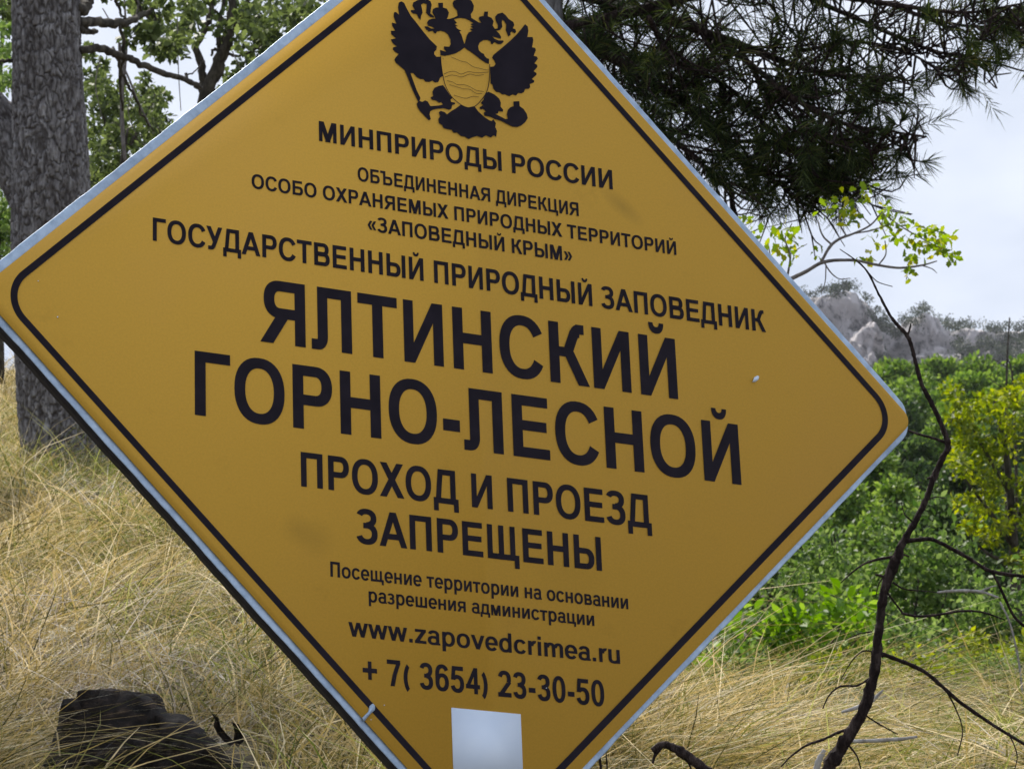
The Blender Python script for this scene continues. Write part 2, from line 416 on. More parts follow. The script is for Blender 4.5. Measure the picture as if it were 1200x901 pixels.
# (px of the crown's middle, row of its top, width px, forward distance, material, name, label)
forest = [
    (1045, 424, 80, 150, 'f', 'far bright green tree left of the bare sapling, below the rocky mountain'),
    (1100, 421, 80, 165, 'f', 'far bright green tree right of the bare sapling, top against the dark mountain scrub'),
    (1150, 423, 70, 170, 'f', 'farthest bright green tree standing against the paler rock at the right'),
    (1195, 424, 70, 150, 'f', 'far bright green tree at the right edge behind the thin bare snags'),
    (1010, 434, 70, 135, 'f', 'bright green tree close above the right corner of the sign'),
    (1075, 440, 80, 125, 'f', 'bright green round tree directly behind the bend of the bare sapling'),
    (1135, 440, 80, 120, 'f', 'bright green tree above the top of the yellow green tree'),
    (1185, 446, 70, 115, 'f', 'bright green tree behind the crown of the yellow green tree'),
    (975, 445, 70, 140, 'f', 'bright green tree peeping out over the upper right edge of the sign'),
    (1050, 470, 90, 95, 'd', 'dark green tree level with the right corner of the sign, left of the sapling'),
    (1115, 484, 80, 90, 'f', 'bright green tree between the bare sapling and the yellow green tree'),
    (1010, 478, 80, 100, 'f', 'bright green tree half hidden by the right corner of the sign'),
    (1170, 490, 80, 92, 'd', 'dark green tree hidden mostly by the yellow green tree'),
    (1230, 450, 80, 100, 'f', 'bright green tree cut off by the right side of the picture'),
    (1075, 515, 90, 70, 'd', 'dark green tree behind the upper part of the bare sapling stem'),
    (1022, 528, 80, 66, 'f', 'green tree just below the right corner of the sign'),
    (1130, 535, 80, 62, 'd', 'dark green tree left of and behind the yellow green tree'),
    (1200, 545, 90, 60, 'd', 'dark tree behind the lower crown of the yellow green tree at the edge'),
    (960, 545, 90, 72, 'd', 'dark tree hidden mostly behind the lower right edge of the sign'),
    (1050, 560, 90, 48, 'f', 'nearest green tree of the wood, behind the middle of the bare sapling'),
    (1105, 575, 80, 46, 'd', 'nearest dark tree of the wood, right of the bare sapling'),
    (990, 562, 80, 50, 'f', 'nearest pale green tree along the lower right edge of the sign'),
    (1170, 600, 80, 44, 'd', 'nearest dark tree of the wood, under the yellow green tree'),
    (900, 590, 80, 52, 'f', 'green tree of the wood hidden behind the sign'),
]
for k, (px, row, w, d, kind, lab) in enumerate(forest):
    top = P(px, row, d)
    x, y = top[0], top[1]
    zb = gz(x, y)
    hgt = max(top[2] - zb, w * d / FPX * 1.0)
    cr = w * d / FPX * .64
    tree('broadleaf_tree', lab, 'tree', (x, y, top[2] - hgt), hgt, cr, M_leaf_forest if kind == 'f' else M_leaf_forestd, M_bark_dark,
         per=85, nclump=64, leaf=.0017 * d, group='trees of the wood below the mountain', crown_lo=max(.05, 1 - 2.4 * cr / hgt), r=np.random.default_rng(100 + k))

# ------------------------------------------------------------------ bushes on the right
def bush(name, label, px, row_top, w_px, row_base, d, mat, leaf_px, n, per=60, tpl=LEAF_DIAM, r=None, squash=.8, depth=None, stem=M_bark_dark, spiky=0.0, cat='bush', group=None):
    """a shrub filling a region of the slope: clumps inside a half ellipsoid standing on the ground"""
    r = r or rng
    c = P(px, row_base, d); x, y = c[0], c[1]; zb = gz(x, y)
    top = P(px, row_top, d)[2]
    h = max(top - zb, .3); wr = w_px * d / FPX / 2; dr = depth or wr * .8
    t = thing(name, label, cat, (x, y, zb), group)
    cc = []
    while len(cc) < n:
        q = r.uniform(-1, 1, 3); q[2] = abs(q[2])
        l = np.linalg.norm(q)
        if l > 1 or l < .35: continue
        f = 1 + .18 * math.sin(q[0] * 5 + px) + spiky * r.normal()
        cc.append((q[0] * wr * f, q[1] * dr * f, q[2] * h * f * .94))
    cc = np.array(cc)
    mbs = MB()
    for _ in range(9):
        e = cc[r.integers(len(cc))]
        s = np.array([r.normal() * wr * .12, r.normal() * dr * .12, -.1])
        p = smooth_path(np.array([s, (s + e) / 2 + [0, 0, h * .12], e]), 4)
        tube(mbs, p, np.linspace(.014, .003, len(p)) * (d / 16), 5)
    link('stem', mbs.mesh('stem', True), stem, t)
    mbl = MB()
    cloud(mbl, cc, r.uniform(.1, .2, n) * max(wr, h) , per, leaf_px * d / FPX, tpl, r, squash, upbias=.6)
    link('foliage', mbl.mesh('foliage'), mat, t)
    return t

R_ = np.random.default_rng
bush('leafy_bush', 'dense mid green bush right of the sign, behind the bare dark sapling', 1075, 588, 210, 775, 21, M_leaf_bush, 9, 110, 85, LEAF_OVAL, R_(1))
bush('leafy_bush', 'darker green bush close to the lower right edge of the sign', 950, 620, 170, 740, 22, M_leaf_bush, 8, 90, 85, LEAF_OVAL, R_(2))
bush('leafy_bush', 'tall green bush at the right edge, below the yellow green tree', 1175, 640, 170, 775, 20, M_leaf_bush, 9, 90, 75, LEAF_OVAL, R_(3))
bush('leafy_bush', 'pale green bush low behind the sign, above the bright leafed shrub', 1010, 600, 150, 700, 27, M_leaf_bush, 7, 70, 70, LEAF_OVAL, R_(4))
bush('leafy_bush', 'shaded bush hidden mostly behind the sign', 840, 620, 160, 760, 22, M_leaf_bush, 8, 60, 70, LEAF_OVAL, R_(5))
bush('broadleaf_shrub', 'low shrub with large bright green leaves left of the bare sapling', 935, 686, 220, 785, 15.5, M_leaf_bright, 15, 80, 34, LEAF_OVAL, R_(6), depth=.3)
bush('lime_shrub', 'low yellow green shrub at the right edge above the dry grass', 1160, 742, 130, 805, 15.0, M_leaf_lime, 8, 60, 70, LEAF_DIAM, R_(7), depth=.3)
bush('leafy_bush', 'small dark green bush between the bare sapling and the yellow green shrub', 1065, 700, 120, 790, 16.5, M_leaf_bush, 9, 60, 60, LEAF_OVAL, R_(8), depth=.35)

for k_, (wx, wy, wt, ww, wd, wm, wl) in enumerate([
        (868, 815, 762, 80, 11.5, 'b', 'small green weed in the dry grass beside the lower right edge of the sign'), (930, 812, 756, 110, 12.5, 'b', 'low green weed left of the dark sapling, below the bright leafed shrub'),
        (1080, 832, 774, 90, 11, 'l', 'low yellow green weed in the grass just right of the dark sapling'), (1150, 826, 758, 130, 12, 'b', 'green weed below the yellow green shrub near the right edge'),
        (985, 842, 796, 70, 9.5, 'l', 'tiny yellow green weed in the grass left of the dark sapling'), (1195, 805, 745, 80, 13, 'l', 'yellow green weed cut by the right side of the picture')]):
    bush('weed', wl, wx, wt, ww, wy, wd, M_leaf_bush if wm == 'b' else M_leaf_lime, 9, 30, 36, LEAF_OVAL, R_(300 + k_), depth=.15, cat='plant')

# yellow green tree at the right edge
def lime_tree():
    d = 24.0
    t = thing('yellow_green_tree', 'yellow green leafy tree at the right edge, in front of the dark wood', 'tree', (P(1185, 700, d)[0], P(1185, 700, d)[1], gz(*P(1185, 700, d)[:2])))
    o = np.array(t.location)
    r = R_(21)
    limbs = [[(1195, 780, 8), (1188, 640, 6), (1180, 540, 4), (1165, 470, 1.5)], [(1188, 640, 4), (1160, 600, 2.5), (1130, 560, 1)], [(1184, 580, 3), (1150, 520, 2), (1128, 478, 1)],
             [(1186, 620, 4), (1215, 560, 3), (1225, 480, 1.5)], [(1188, 660, 3), (1160, 650, 2), (1135, 628, 1)]]
    mbt = MB()
    for L in limbs:
        p, rr = px_path(L, d); tube(mbt, p - o, rr, 6)
    link('trunk', mbt.mesh('trunk', True), M_bark_dark, t)
    # irregular crown: layered sprays
    cl = [(1120, 462, 13), (1135, 478, 18), (1158, 470, 16), (1118, 488, 9), (1185, 462, 14), (1204, 452, 14), (1145, 500, 18), (1175, 495, 22), (1205, 480, 24), (1128, 520, 12), (1150, 530, 20),
          (1180, 530, 24), (1210, 530, 26), (1122, 545, 14), (1140, 560, 18), (1168, 565, 22), (1200, 575, 26), (1128, 590, 10), (1150, 595, 16), (1180, 610, 20), (1210, 620, 24), (1160, 630, 14),
          (1190, 650, 18), (1140, 618, 9), (1230, 560, 30), (1235, 500, 30), (1225, 460, 18), (1240, 620, 30)]
    C = []; Rr = []
    for x, y, s in cl:
        for _ in range(4):
            C.append(P(x + r.normal() * s * .45, y + r.normal() * s * .35, d + r.normal() * .35)); Rr.append(s * d / FPX * r.uniform(.5, .85))
    mbc = MB(); cloud(mbc, np.array(C) - o, np.array(Rr), 40, 7.5 * d / FPX, LEAF_OVAL, r, .6, .9)
    link('crown', mbc.mesh('crown'), M_leaf_lime, t)
lime_tree()

# leafless thin snags beside it
for k, (L, lab) in enumerate([([(1180, 620, 2.2), (1179, 520, 1.8), (1180, 430, 1.3), (1183, 372, .7)], 'thin bare grey snag rising above the wood at the right edge'),
                              ([(1192, 620, 2), (1190, 520, 1.8), (1186, 440, 1.2), (1180, 418, .6)], 'shorter bare snag leaning beside the taller one at the right edge')]):
    p, rr = px_path(L, 30 + k); o = p[0].copy()
    mb = MB(); tube(mb, p - o, rr, 6)
    for s in range(5):
        a = p[4 + 2 * s] - o; e = a + np.array([random.uniform(-.2, .2), 0, random.uniform(.05, .2)])
        tube(mb, np.array([a, e]), [.006, .002], 4)
    ob = link('bare_snag', mb.mesh('bare_snag', True), M_bark_dark, label=lab, cat='tree'); ob.location = tuple(o)

# ------------------------------------------------------------------ dead sapling in the foreground right
def dead_sapling():
    d = 5.0
    o = P(965, 915, d)
    t = thing('dead_sapling', 'bare dark dead sapling with thin crooked branches right of the sign', 'tree', o)
    M = [(960, 925, 10), (972, 899, 9.5), (990, 868, 9), (1010, 835, 8), (1022, 800, 7.4), (1027, 765, 6.6), (1031, 730, 6.2), (1037, 690, 6), (1049, 660, 6.8), (1056, 640, 5.4), (1072, 612, 4.4), (1084, 588, 4), (1094, 560, 4),
         (1104, 538, 4), (1111, 522, 4), (1104, 500, 3.4), (1093, 475, 3), (1080, 450, 2.8), (1073, 425, 2.7), (1068, 405, 2.6), (1062, 392, 2.6), (1046, 374, 2), (1032, 349, 1.6), (1016, 318, 1.3), (1000, 303, .9), (984, 292, .5)]
    def grow(L, wob=.06, sub=5, seg=8):
        p, rr = px_path(L, d, sub)
        mb = MB(); j = rng.normal(size=(len(p), 3)) * rr[:, None] * .07
        tube(mb, p - o + j, rr * .88 * (1 + .07 * rng.normal(size=len(rr))), seg, wob); return mb
    link('trunk', grow(M, .07, 7, 14).mesh('trunk', True), M_bark_dead, t)
    B = [[(1063, 394, 1.8), (1066, 386, 1.2), (1067, 379, .7)],
         [(1110, 519, 2.2), (1092, 513, 1.9), (1074, 508, 1.6), (1058, 502, 1.2)],
         [(1062, 634, 3.2), (1078, 632, 3), (1092, 632, 2.8), (1112, 641, 2.6), (1135, 654, 2.6), (1160, 669, 2.6), (1182, 673, 2.4), (1204, 676, 2.2), (1230, 686, 1.5)],
         [(1163, 670, 2), (1172, 688, 2), (1180, 706, 2), (1190, 724, 2), (1202, 734, 1.8), (1225, 745, 1)],
         [(1048, 652, 2.2), (1030, 655, 1.8), (1012, 661, 1.4), (998, 671, 1.1), (985, 683, .8)],
         [(1044, 665, 1.5), (1036, 675, 1.2), (1030, 684, .9), (1026, 700, .6)],
         [(1042, 676, 2.6), (1034, 675, 2), (1026, 673, 1.3)], [(1050, 654, 2.2), (1058, 650, 1.8), (1066, 652, .8)], [(1046, 682, 1.4), (1060, 690, 1), (1080, 692, .8), (1098, 694, .5)],
         [(1096, 562, 2.6), (1090, 560, 1.8), (1086, 561, 1)],
         [(1030, 765, 3), (1042, 769, 2.8), (1060, 776, 2.8), (1080, 785, 2.7), (1100, 800, 2.6), (1122, 820, 2.5), (1150, 840, 2.4), (1178, 858, 2.2), (1205, 874, 2), (1235, 890, 1.4)],
         [(1108, 808, 1.2), (1120, 830, 1), (1128, 856, .9), (1122, 885, .8)],
         [(1035, 770, 1.2), (1015, 762, 1), (1000, 772, .8), (985, 796, .6)],
         [(1019, 795, 1.6), (1004, 803, 1.5), (985, 804, 1.3), (972, 814, 1.1), (964, 830, .9)],
         [(998, 853, 2.6), (982, 858, 2.2), (965, 866, 1.9), (945, 873, 1.6), (928, 885, 1.2), (915, 898, 1)],
         [(1056, 718, 1.8), (1075, 722, 1.8), (1100, 720, 1.8), (1125, 716, 1.6), (1150, 717, 1.4), (1178, 726, .8)],
         [(1010, 835, 1.2), (1030, 848, 1), (1052, 860, .8)], [(990, 868, 1.4), (1004, 885, 1.1), (1010, 905, .8)],
         [(1022, 740, 1), (1008, 742, .8), (990, 750, .5)], [(1070, 612, 1.2), (1060, 602, .9), (1056, 588, .6)],
         [(1036, 690, 1.6), (1044, 700, 1.4), (1057, 717, 1.4)], [(1182, 858, 1), (1192, 884, .8), (1188, 905, .6)],
         [(1084, 588, 1.1), (1096, 582, .8), (1108, 584, .5)], [(1016, 318, .8), (1028, 330, .7), (1046, 336, .5)]]
    for L in B: link('branch', grow(L, .06, 4, 6).mesh('branch', True), M_bark_dead, t)
dead_sapling()

mb = MB(); mb2 = MB()
for L in ([(1098, 694, 1.2), (1120, 692, 1.8), (1148, 693, 1.8), (1170, 700, 1.3)], [(1148, 693, 1.2), (1160, 688, 1), (1168, 686, .7)]):
    p, rr = px_path(L, 9.0); tube(mb, p - P(1120, 692, 9), rr, 6, .08)
for L in ([(1172, 705, 1.2), (1185, 735, 1.2), (1196, 790, 1.4), (1200, 860, 1.6)],):
    p, rr = px_path(L, 9.0); tube(mb2, p - P(1120, 692, 9), rr, 6, .08)
ob = link('dead_branch', mb2.mesh('dead_branch', True), M_bark_pale, label='upright pale dry twig near the right edge in front of the bushes', cat='branch'); ob.location = tuple(P(1120, 692, 9))
ob = link('dead_branch', mb.mesh('dead_branch', True), M_bark_pale, label='pale dry twig caught in the bush behind the dark sapling', cat='branch'); ob.location = tuple(P(1120, 692, 9))

def loose(name, label, paths, d, mat, cat='branch'):
    o = P(*paths[0][0][:2], d); m = MB()
    for L in paths:
        p, rr = px_path(L, d, 5); tube(m, p - o, rr, 7, .1)
    ob = link(name, m.mesh(name, True), mat, label=label, cat=cat); ob.location = tuple(o); return ob
loose('fallen_branch', 'crooked dark dead branch lying in the grass under the right side of the sign',
      [[(764, 879, 4), (776, 872, 4), (790, 876, 5.5), (803, 884, 6.5), (815, 893, 6), (832, 904, 5)], [(776, 874, 2.4), (768, 884, 2), (765, 894, 1.5)], [(790, 877, 2), (802, 882, 1.4), (806, 892, 1.1), (812, 905, 1)]], 4.9, M_bark_dead)
loose('thin_twig', 'thicker dark upright twig beside the lower right edge of the sign', [[(705, 907, 1.6), (703, 890, 1.5), (700, 870, 1)]], 4.9, M_bark_dead)
loose('thin_twig', 'finer dark twig just right of the thicker one beside the sign', [[(712, 905, .9), (710, 880, .8), (708, 860, .5)]], 4.9, M_bark_dead)
loose('pale_fallen_branch', 'pale bleached branch lying on the dry grass behind the dark sapling', [[(985, 868, 2), (1010, 868, 2.5), (1050, 866, 2.4), (1075, 863, 1.6)]], 5.8, M_bark_pale)
loose('pale_fallen_branch', 'short bleached branch stump standing in the grass left of the dark sapling', [[(955, 905, 4), (960, 890, 4), (966, 878, 2.5)]], 5.8, M_bark_pale)
loose('pale_fallen_branch', 'thin bleached branch crossing behind the lower stem of the dark sapling', [[(986, 834, 1.5), (1000, 830, 2.4), (1020, 822, 2.6), (1035, 808, 1.2)]], 5.8, M_bark_pale)

# ------------------------------------------------------------------ oak sapling whose twig shows over the right corner of the sign
def oak_sapling():
    d = 9.0
    r = R_(33)
    o = P(690, 820, d); o[2] = gz(o[0], o[1])
    t = thing('oak_sapling', 'slender oak twig with sunlit yellow green leaves above the right edge of the sign', 'tree', o)
    L = [[(690, 905, 7), (700, 700, 6), (790, 500, 5), (870, 378, 4), (915, 335, 3), (945, 318, 2.6), (966, 307, 2.4), (1000, 305, 2), (1030, 311, 1.8), (1055, 314, 1.6), (1080, 311, 1.3), (1098, 306, .8)],
         [(962, 308, 2), (972, 290, 2), (984, 280, 1.9), (1000, 274, 1.5), (1020, 264, 1.2), (1034, 248, .9)], [(975, 287, 1.4), (964, 276, 1.2), (958, 258, .8)],
         [(992, 277, 1.2), (984, 262, 1), (983, 245, .7)], [(1030, 310, 1.1), (1038, 298, .9), (1037, 282, .7)], [(966, 308, 1.1), (974, 320, .9), (984, 327, .7), (996, 326, .5)],
         [(1062, 314, 1), (1063, 322, .7), (1062, 328, .5)], [(968, 310, .9), (967, 330, .7), (962, 346, .4)], [(922, 328, 1.6), (926, 300, 1.3), (920, 280, 1), (928, 262, .7)],
         [(926, 298, .8), (938, 290, .6), (946, 286, .4)], [(905, 340, 1.2), (904, 310, 1), (900, 285, .7)], [(1080, 311, .9), (1092, 315, .7), (1098, 320, .4)],
         [(1034, 250, .9), (1060, 268, .9), (1085, 282, .8), (1105, 292, .6)], [(1000, 274, 1), (1022, 270, 1), (1046, 262, .8)], [(1020, 264, .8), (1000, 240, .7), (1012, 225, .5)]]
    for q in L:
        p, rr = px_path(q, d, 5)
        m = MB(); tube(m, p - o, rr * .9, 7, .05)
        link('trunk' if q is L[0] else 'branch', m.mesh('branch', True), M_bark_twig, t)
    spots = [(1034, 248, 9, 12), (1042, 262, 10, 18), (1058, 258, 9, 14), (1052, 272, 10, 16), (1066, 282, 9, 12), (1080, 276, 10, 18), (1092, 282, 10, 18), (1100, 290, 9, 14), (1110, 296, 9, 14), (1118, 302, 5, 6), (1104, 278, 7, 8),
             (1088, 268, 6, 6), (1062, 320, 6, 8), (1063, 308, 5, 4), (994, 248, 10, 16), (985, 238, 8, 10), (1000, 255, 8, 10), (1010, 232, 9, 10), (1016, 222, 6, 6), (966, 250, 6, 8), (975, 242, 7, 8),
             (914, 288, 9, 16), (926, 298, 9, 14), (905, 275, 8, 10), (930, 284, 7, 8), (898, 296, 6, 6), (918, 270, 6, 6), (958, 298, 4, 5), (1022, 300, 6, 7), (1008, 300, 4, 3), (1028, 285, 5, 4), (1018, 270, 5, 5), (872, 262, 6, 8), (880, 275, 6, 6),
             (1074, 296, 6, 8), (1040, 288, 5, 3), (1084, 300, 5, 4)]
    C = []
    for x, y, s, n in spots:
        for _ in range(n): C.append(P(x + r.normal() * s * .65, y + r.normal() * s * .6, d + r.normal() * .05))
    C = np.array(C)
    m = MB(); leaves(m, C - o, r.normal(size=C.shape) + [0.3, 0, 0.1], r.uniform(8, 15, len(C)) * d / FPX, LEAF_OAK, r, .35)
    link('leaves', m.mesh('leaves'), M_leaf_twig, t)
oak_sapling()

# ------------------------------------------------------------------ pine over the upper right
def pine():
    d = 11.0
    r = R_(5)
    o = P(640, 800, d); o[2] = gz(o[0], o[1])
    t = thing('pine_tree', 'dark pine with long needles hanging over the upper right edge of the sign', 'tree', o)
    m = MB()
    p, rr = px_path([(640, 1000, 55), (640, 700, 50), (632, 400, 44), (625, 100, 38), (618, -200, 30), (612, -500, 18)], d)
    tube(m, p - o, rr, 18, .04); link('trunk', m.mesh('trunk', True), M_bark_grey, t)
    main = [
        [(622, 40, 9), (720, 20, 8), (820, -5, 7), (930, -10, 5), (1040, 5, 4), (1130, 15, 2.5), (1195, 5, 1.4)],
        [(624, 20, 9), (720, 70, 8), (800, 120, 6.5), (850, 170, 5), (895, 205, 3.5), (935, 225, 1.5)],
        [(622, -20, 9), (740, 10, 8), (860, 50, 6), (940, 80, 4.5), (1000, 90, 3), (1060, 92, 1.5)],
        [(800, 20, 5), (860, 60, 4.5), (930, 115, 4), (990, 145, 3), (1050, 155, 1.8), (1080, 160, 1)],
        [(624, 60, 8), (700, 110, 6), (770, 150, 5), (820, 190, 3.5), (860, 225, 1.8)],
        [(930, -10, 4), (1010, 25, 3.5), (1080, 55, 2.6), (1130, 68, 1.8), (1170, 74, 1)],
        [(1040, 5, 3), (1100, 25, 2.5), (1150, 32, 2), (1200, 30, 1.4), (1240, 36, 1)],
        [(850, 165, 3.5), (920, 170, 3), (970, 195, 2.2), (1000, 215, 1.2)],
        [(620, -60, 9), (760, -60, 8), (900, -60, 6), (1050, -50, 4), (1200, -30, 2)],
        [(760, 20, 4), (790, 70, 3.5), (850, 100, 3), (900, 150, 2.2), (940, 190, 1.2)],
        [(940, 60, 3), (1000, 50, 2.6), (1060, 60, 2), (1110, 90, 1.2)], [(870, 60, 3), (900, 110, 2.5), (950, 150, 1.8), (985, 165, 1.2)],
        [(640, 60, 5), (660, 20, 4), (700, 40, 3), (760, 80, 2), (800, 90, 1)],
    ]
    shoots = []
    for bi, q in enumerate(main):
        dz = r.normal() * .35
        qq = [(a, b, c, dz * (k / (len(q) - 1)) + r.normal() * .08) for k, (a, b, c) in enumerate(q)]
        p, rr = px_path(qq, d, 8)
        m = MB(); tube(m, p - o, rr * .8, 8, .06)
        # side branchlets
        n = len(p)
        for s in range(4, n, 1):
            for _ in range(2 if s < n * .8 else 3):
                L = r.uniform(.12, .42) * (1 - .35 * s / n) * (.5 if 600 + p[s][0] / (p[s] @ FW) * FPX > 1030 else 1)
                dirv = unit(np.array([r.normal() * .7 + .55, r.normal() * .9, r.normal() * .75 - .25]))
                a = p[s]; e = a + dirv * L; mid = (a + e) / 2 + r.normal(size=3) * .025 + np.array([0, 0, -.02])
                e2 = e + np.array([0.0, 0, .03])
                if e2[0] / (e2 @ FW) * FPX > 480 and 450.5 - (e2 @ UP) / (e2 @ FW) * FPX > 90: continue
                bp_ = smooth_path(np.array([a, mid, e2]), 3)
                tube(m, bp_ - o, np.linspace(.0045, .002, len(bp_)), 4, 0, False)
                shoots.append((mid, e2 - mid)); 
                if r.random() < .7: shoots.append((a + dirv * L * .35, dirv * .1 + r.normal(size=3) * .05))
                for _k in range(r.integers(0, 3)):
                    dv = unit(dirv + r.normal(size=3) * .8) * L * .45
                    tube(m, np.array([mid, mid + dv]) - o, [.003, .0016], 4, 0, False); shoots.append((mid + dv * .4, dv * .6))
        link('branch', m.mesh('branch', True), M_bark_dead, t)
    # needles
    A = np.array([s[0] for s in shoots]); D = np.array([s[1] for s in shoots]); 
    # thin the far right sprays, keep the left part dense
    pxx = 600 + A[:, 0] / (A @ FW) * FPX
    keep = r.random(len(A)) < np.clip(.62 - (pxx - 860) / 560, .22, .62) * np.where((pxx > 1090) & ((450.5 - (A @ UP) / (A @ FW) * FPX) > 96), 0, 1) * np.where((450.5 - (A @ UP) / (A @ FW) * FPX) > 238, 0, 1)
    nz = np.array([mnoise.noise(Vector(tuple(a_ * 2.3))) for a_ in A])
    keep &= r.random(len(A)) < np.clip(.85 + 2.2 * nz, .22, 1)
    A = A[keep]; D = D[keep]
    per = 46
    k = np.repeat(np.arange(len(A)), per)
    tpos = r.random(len(k))
    base = A[k] + D[k] * (tpos[:, None] * 1.05)
    dd = unit(D)[k]
    out = unit(r.normal(size=(len(k), 3)))
    out = unit(out - (out * dd).sum(1)[:, None] * dd)
    nd_ = unit(dd * (.75 + .5 * tpos[:, None]) + out * (.75 + .3 * r.random((len(k), 1))))
    L = r.uniform(.04, .088, len(k))
    side = unit(np.cross(nd_, r.normal(size=(len(k), 3)))) * .0011
    tip = base + nd_ * L[:, None] + np.array([0, 0, -.006])
    mid = base + nd_ * (L * .55)[:, None]
    V = np.stack([base - side, base + side, mid + side, tip, mid - side], 1).reshape(-1, 3)
    F = np.arange(len(k) * 5).reshape(-1, 5)
    m = MB(); m.add(V - o, F)
    ob = link('needles', m.mesh('needles'), M_needle, t)
pine()

# ------------------------------------------------------------------ big oak trunk on the left
def trunk_mesh(path, rad, seg, rows, scale, amp, o, seedv=0.0, flare=0):
    p = smooth_path(np.column_stack([path, rad]), 12)
    s = np.linspace(0, len(p) - 1, rows)
    q = np.stack([np.interp(s, np.arange(len(p)), p[:, c]) for c in range(4)], 1)
    c = q[:, :3]; R = q[:, 3]
    T = unit(np.gradient(c, axis=0)); ref = np.array([0., 1, 0]); Nn = unit(np.cross(T, ref)); B = np.cross(T, Nn)
    a = np.linspace(0, 2 * math.pi, seg, endpoint=False)
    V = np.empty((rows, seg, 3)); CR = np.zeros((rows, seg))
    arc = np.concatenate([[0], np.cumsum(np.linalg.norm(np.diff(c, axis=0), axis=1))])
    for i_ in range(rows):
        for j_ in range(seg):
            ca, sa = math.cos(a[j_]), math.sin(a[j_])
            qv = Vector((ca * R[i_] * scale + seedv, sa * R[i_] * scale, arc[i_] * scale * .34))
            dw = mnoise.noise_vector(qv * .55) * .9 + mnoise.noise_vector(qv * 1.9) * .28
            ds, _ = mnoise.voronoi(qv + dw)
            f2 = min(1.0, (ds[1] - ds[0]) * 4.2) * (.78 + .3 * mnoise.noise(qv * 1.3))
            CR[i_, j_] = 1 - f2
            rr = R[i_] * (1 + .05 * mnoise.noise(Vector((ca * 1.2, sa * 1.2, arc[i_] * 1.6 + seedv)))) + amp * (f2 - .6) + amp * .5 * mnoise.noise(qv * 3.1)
            V[i_, j_] = c[i_] + rr * (ca * Nn[i_] + sa * B[i_])
    ii = np.arange(rows - 1)[:, None] * seg; jj = np.arange(seg)[None, :]; j2 = (jj + 1) % seg
    F = np.stack([ii + jj, ii + j2, ii + seg + j2, ii + seg + jj], -1).reshape(-1, 4)
    return V.reshape(-1, 3) - o, F, CR.ravel()

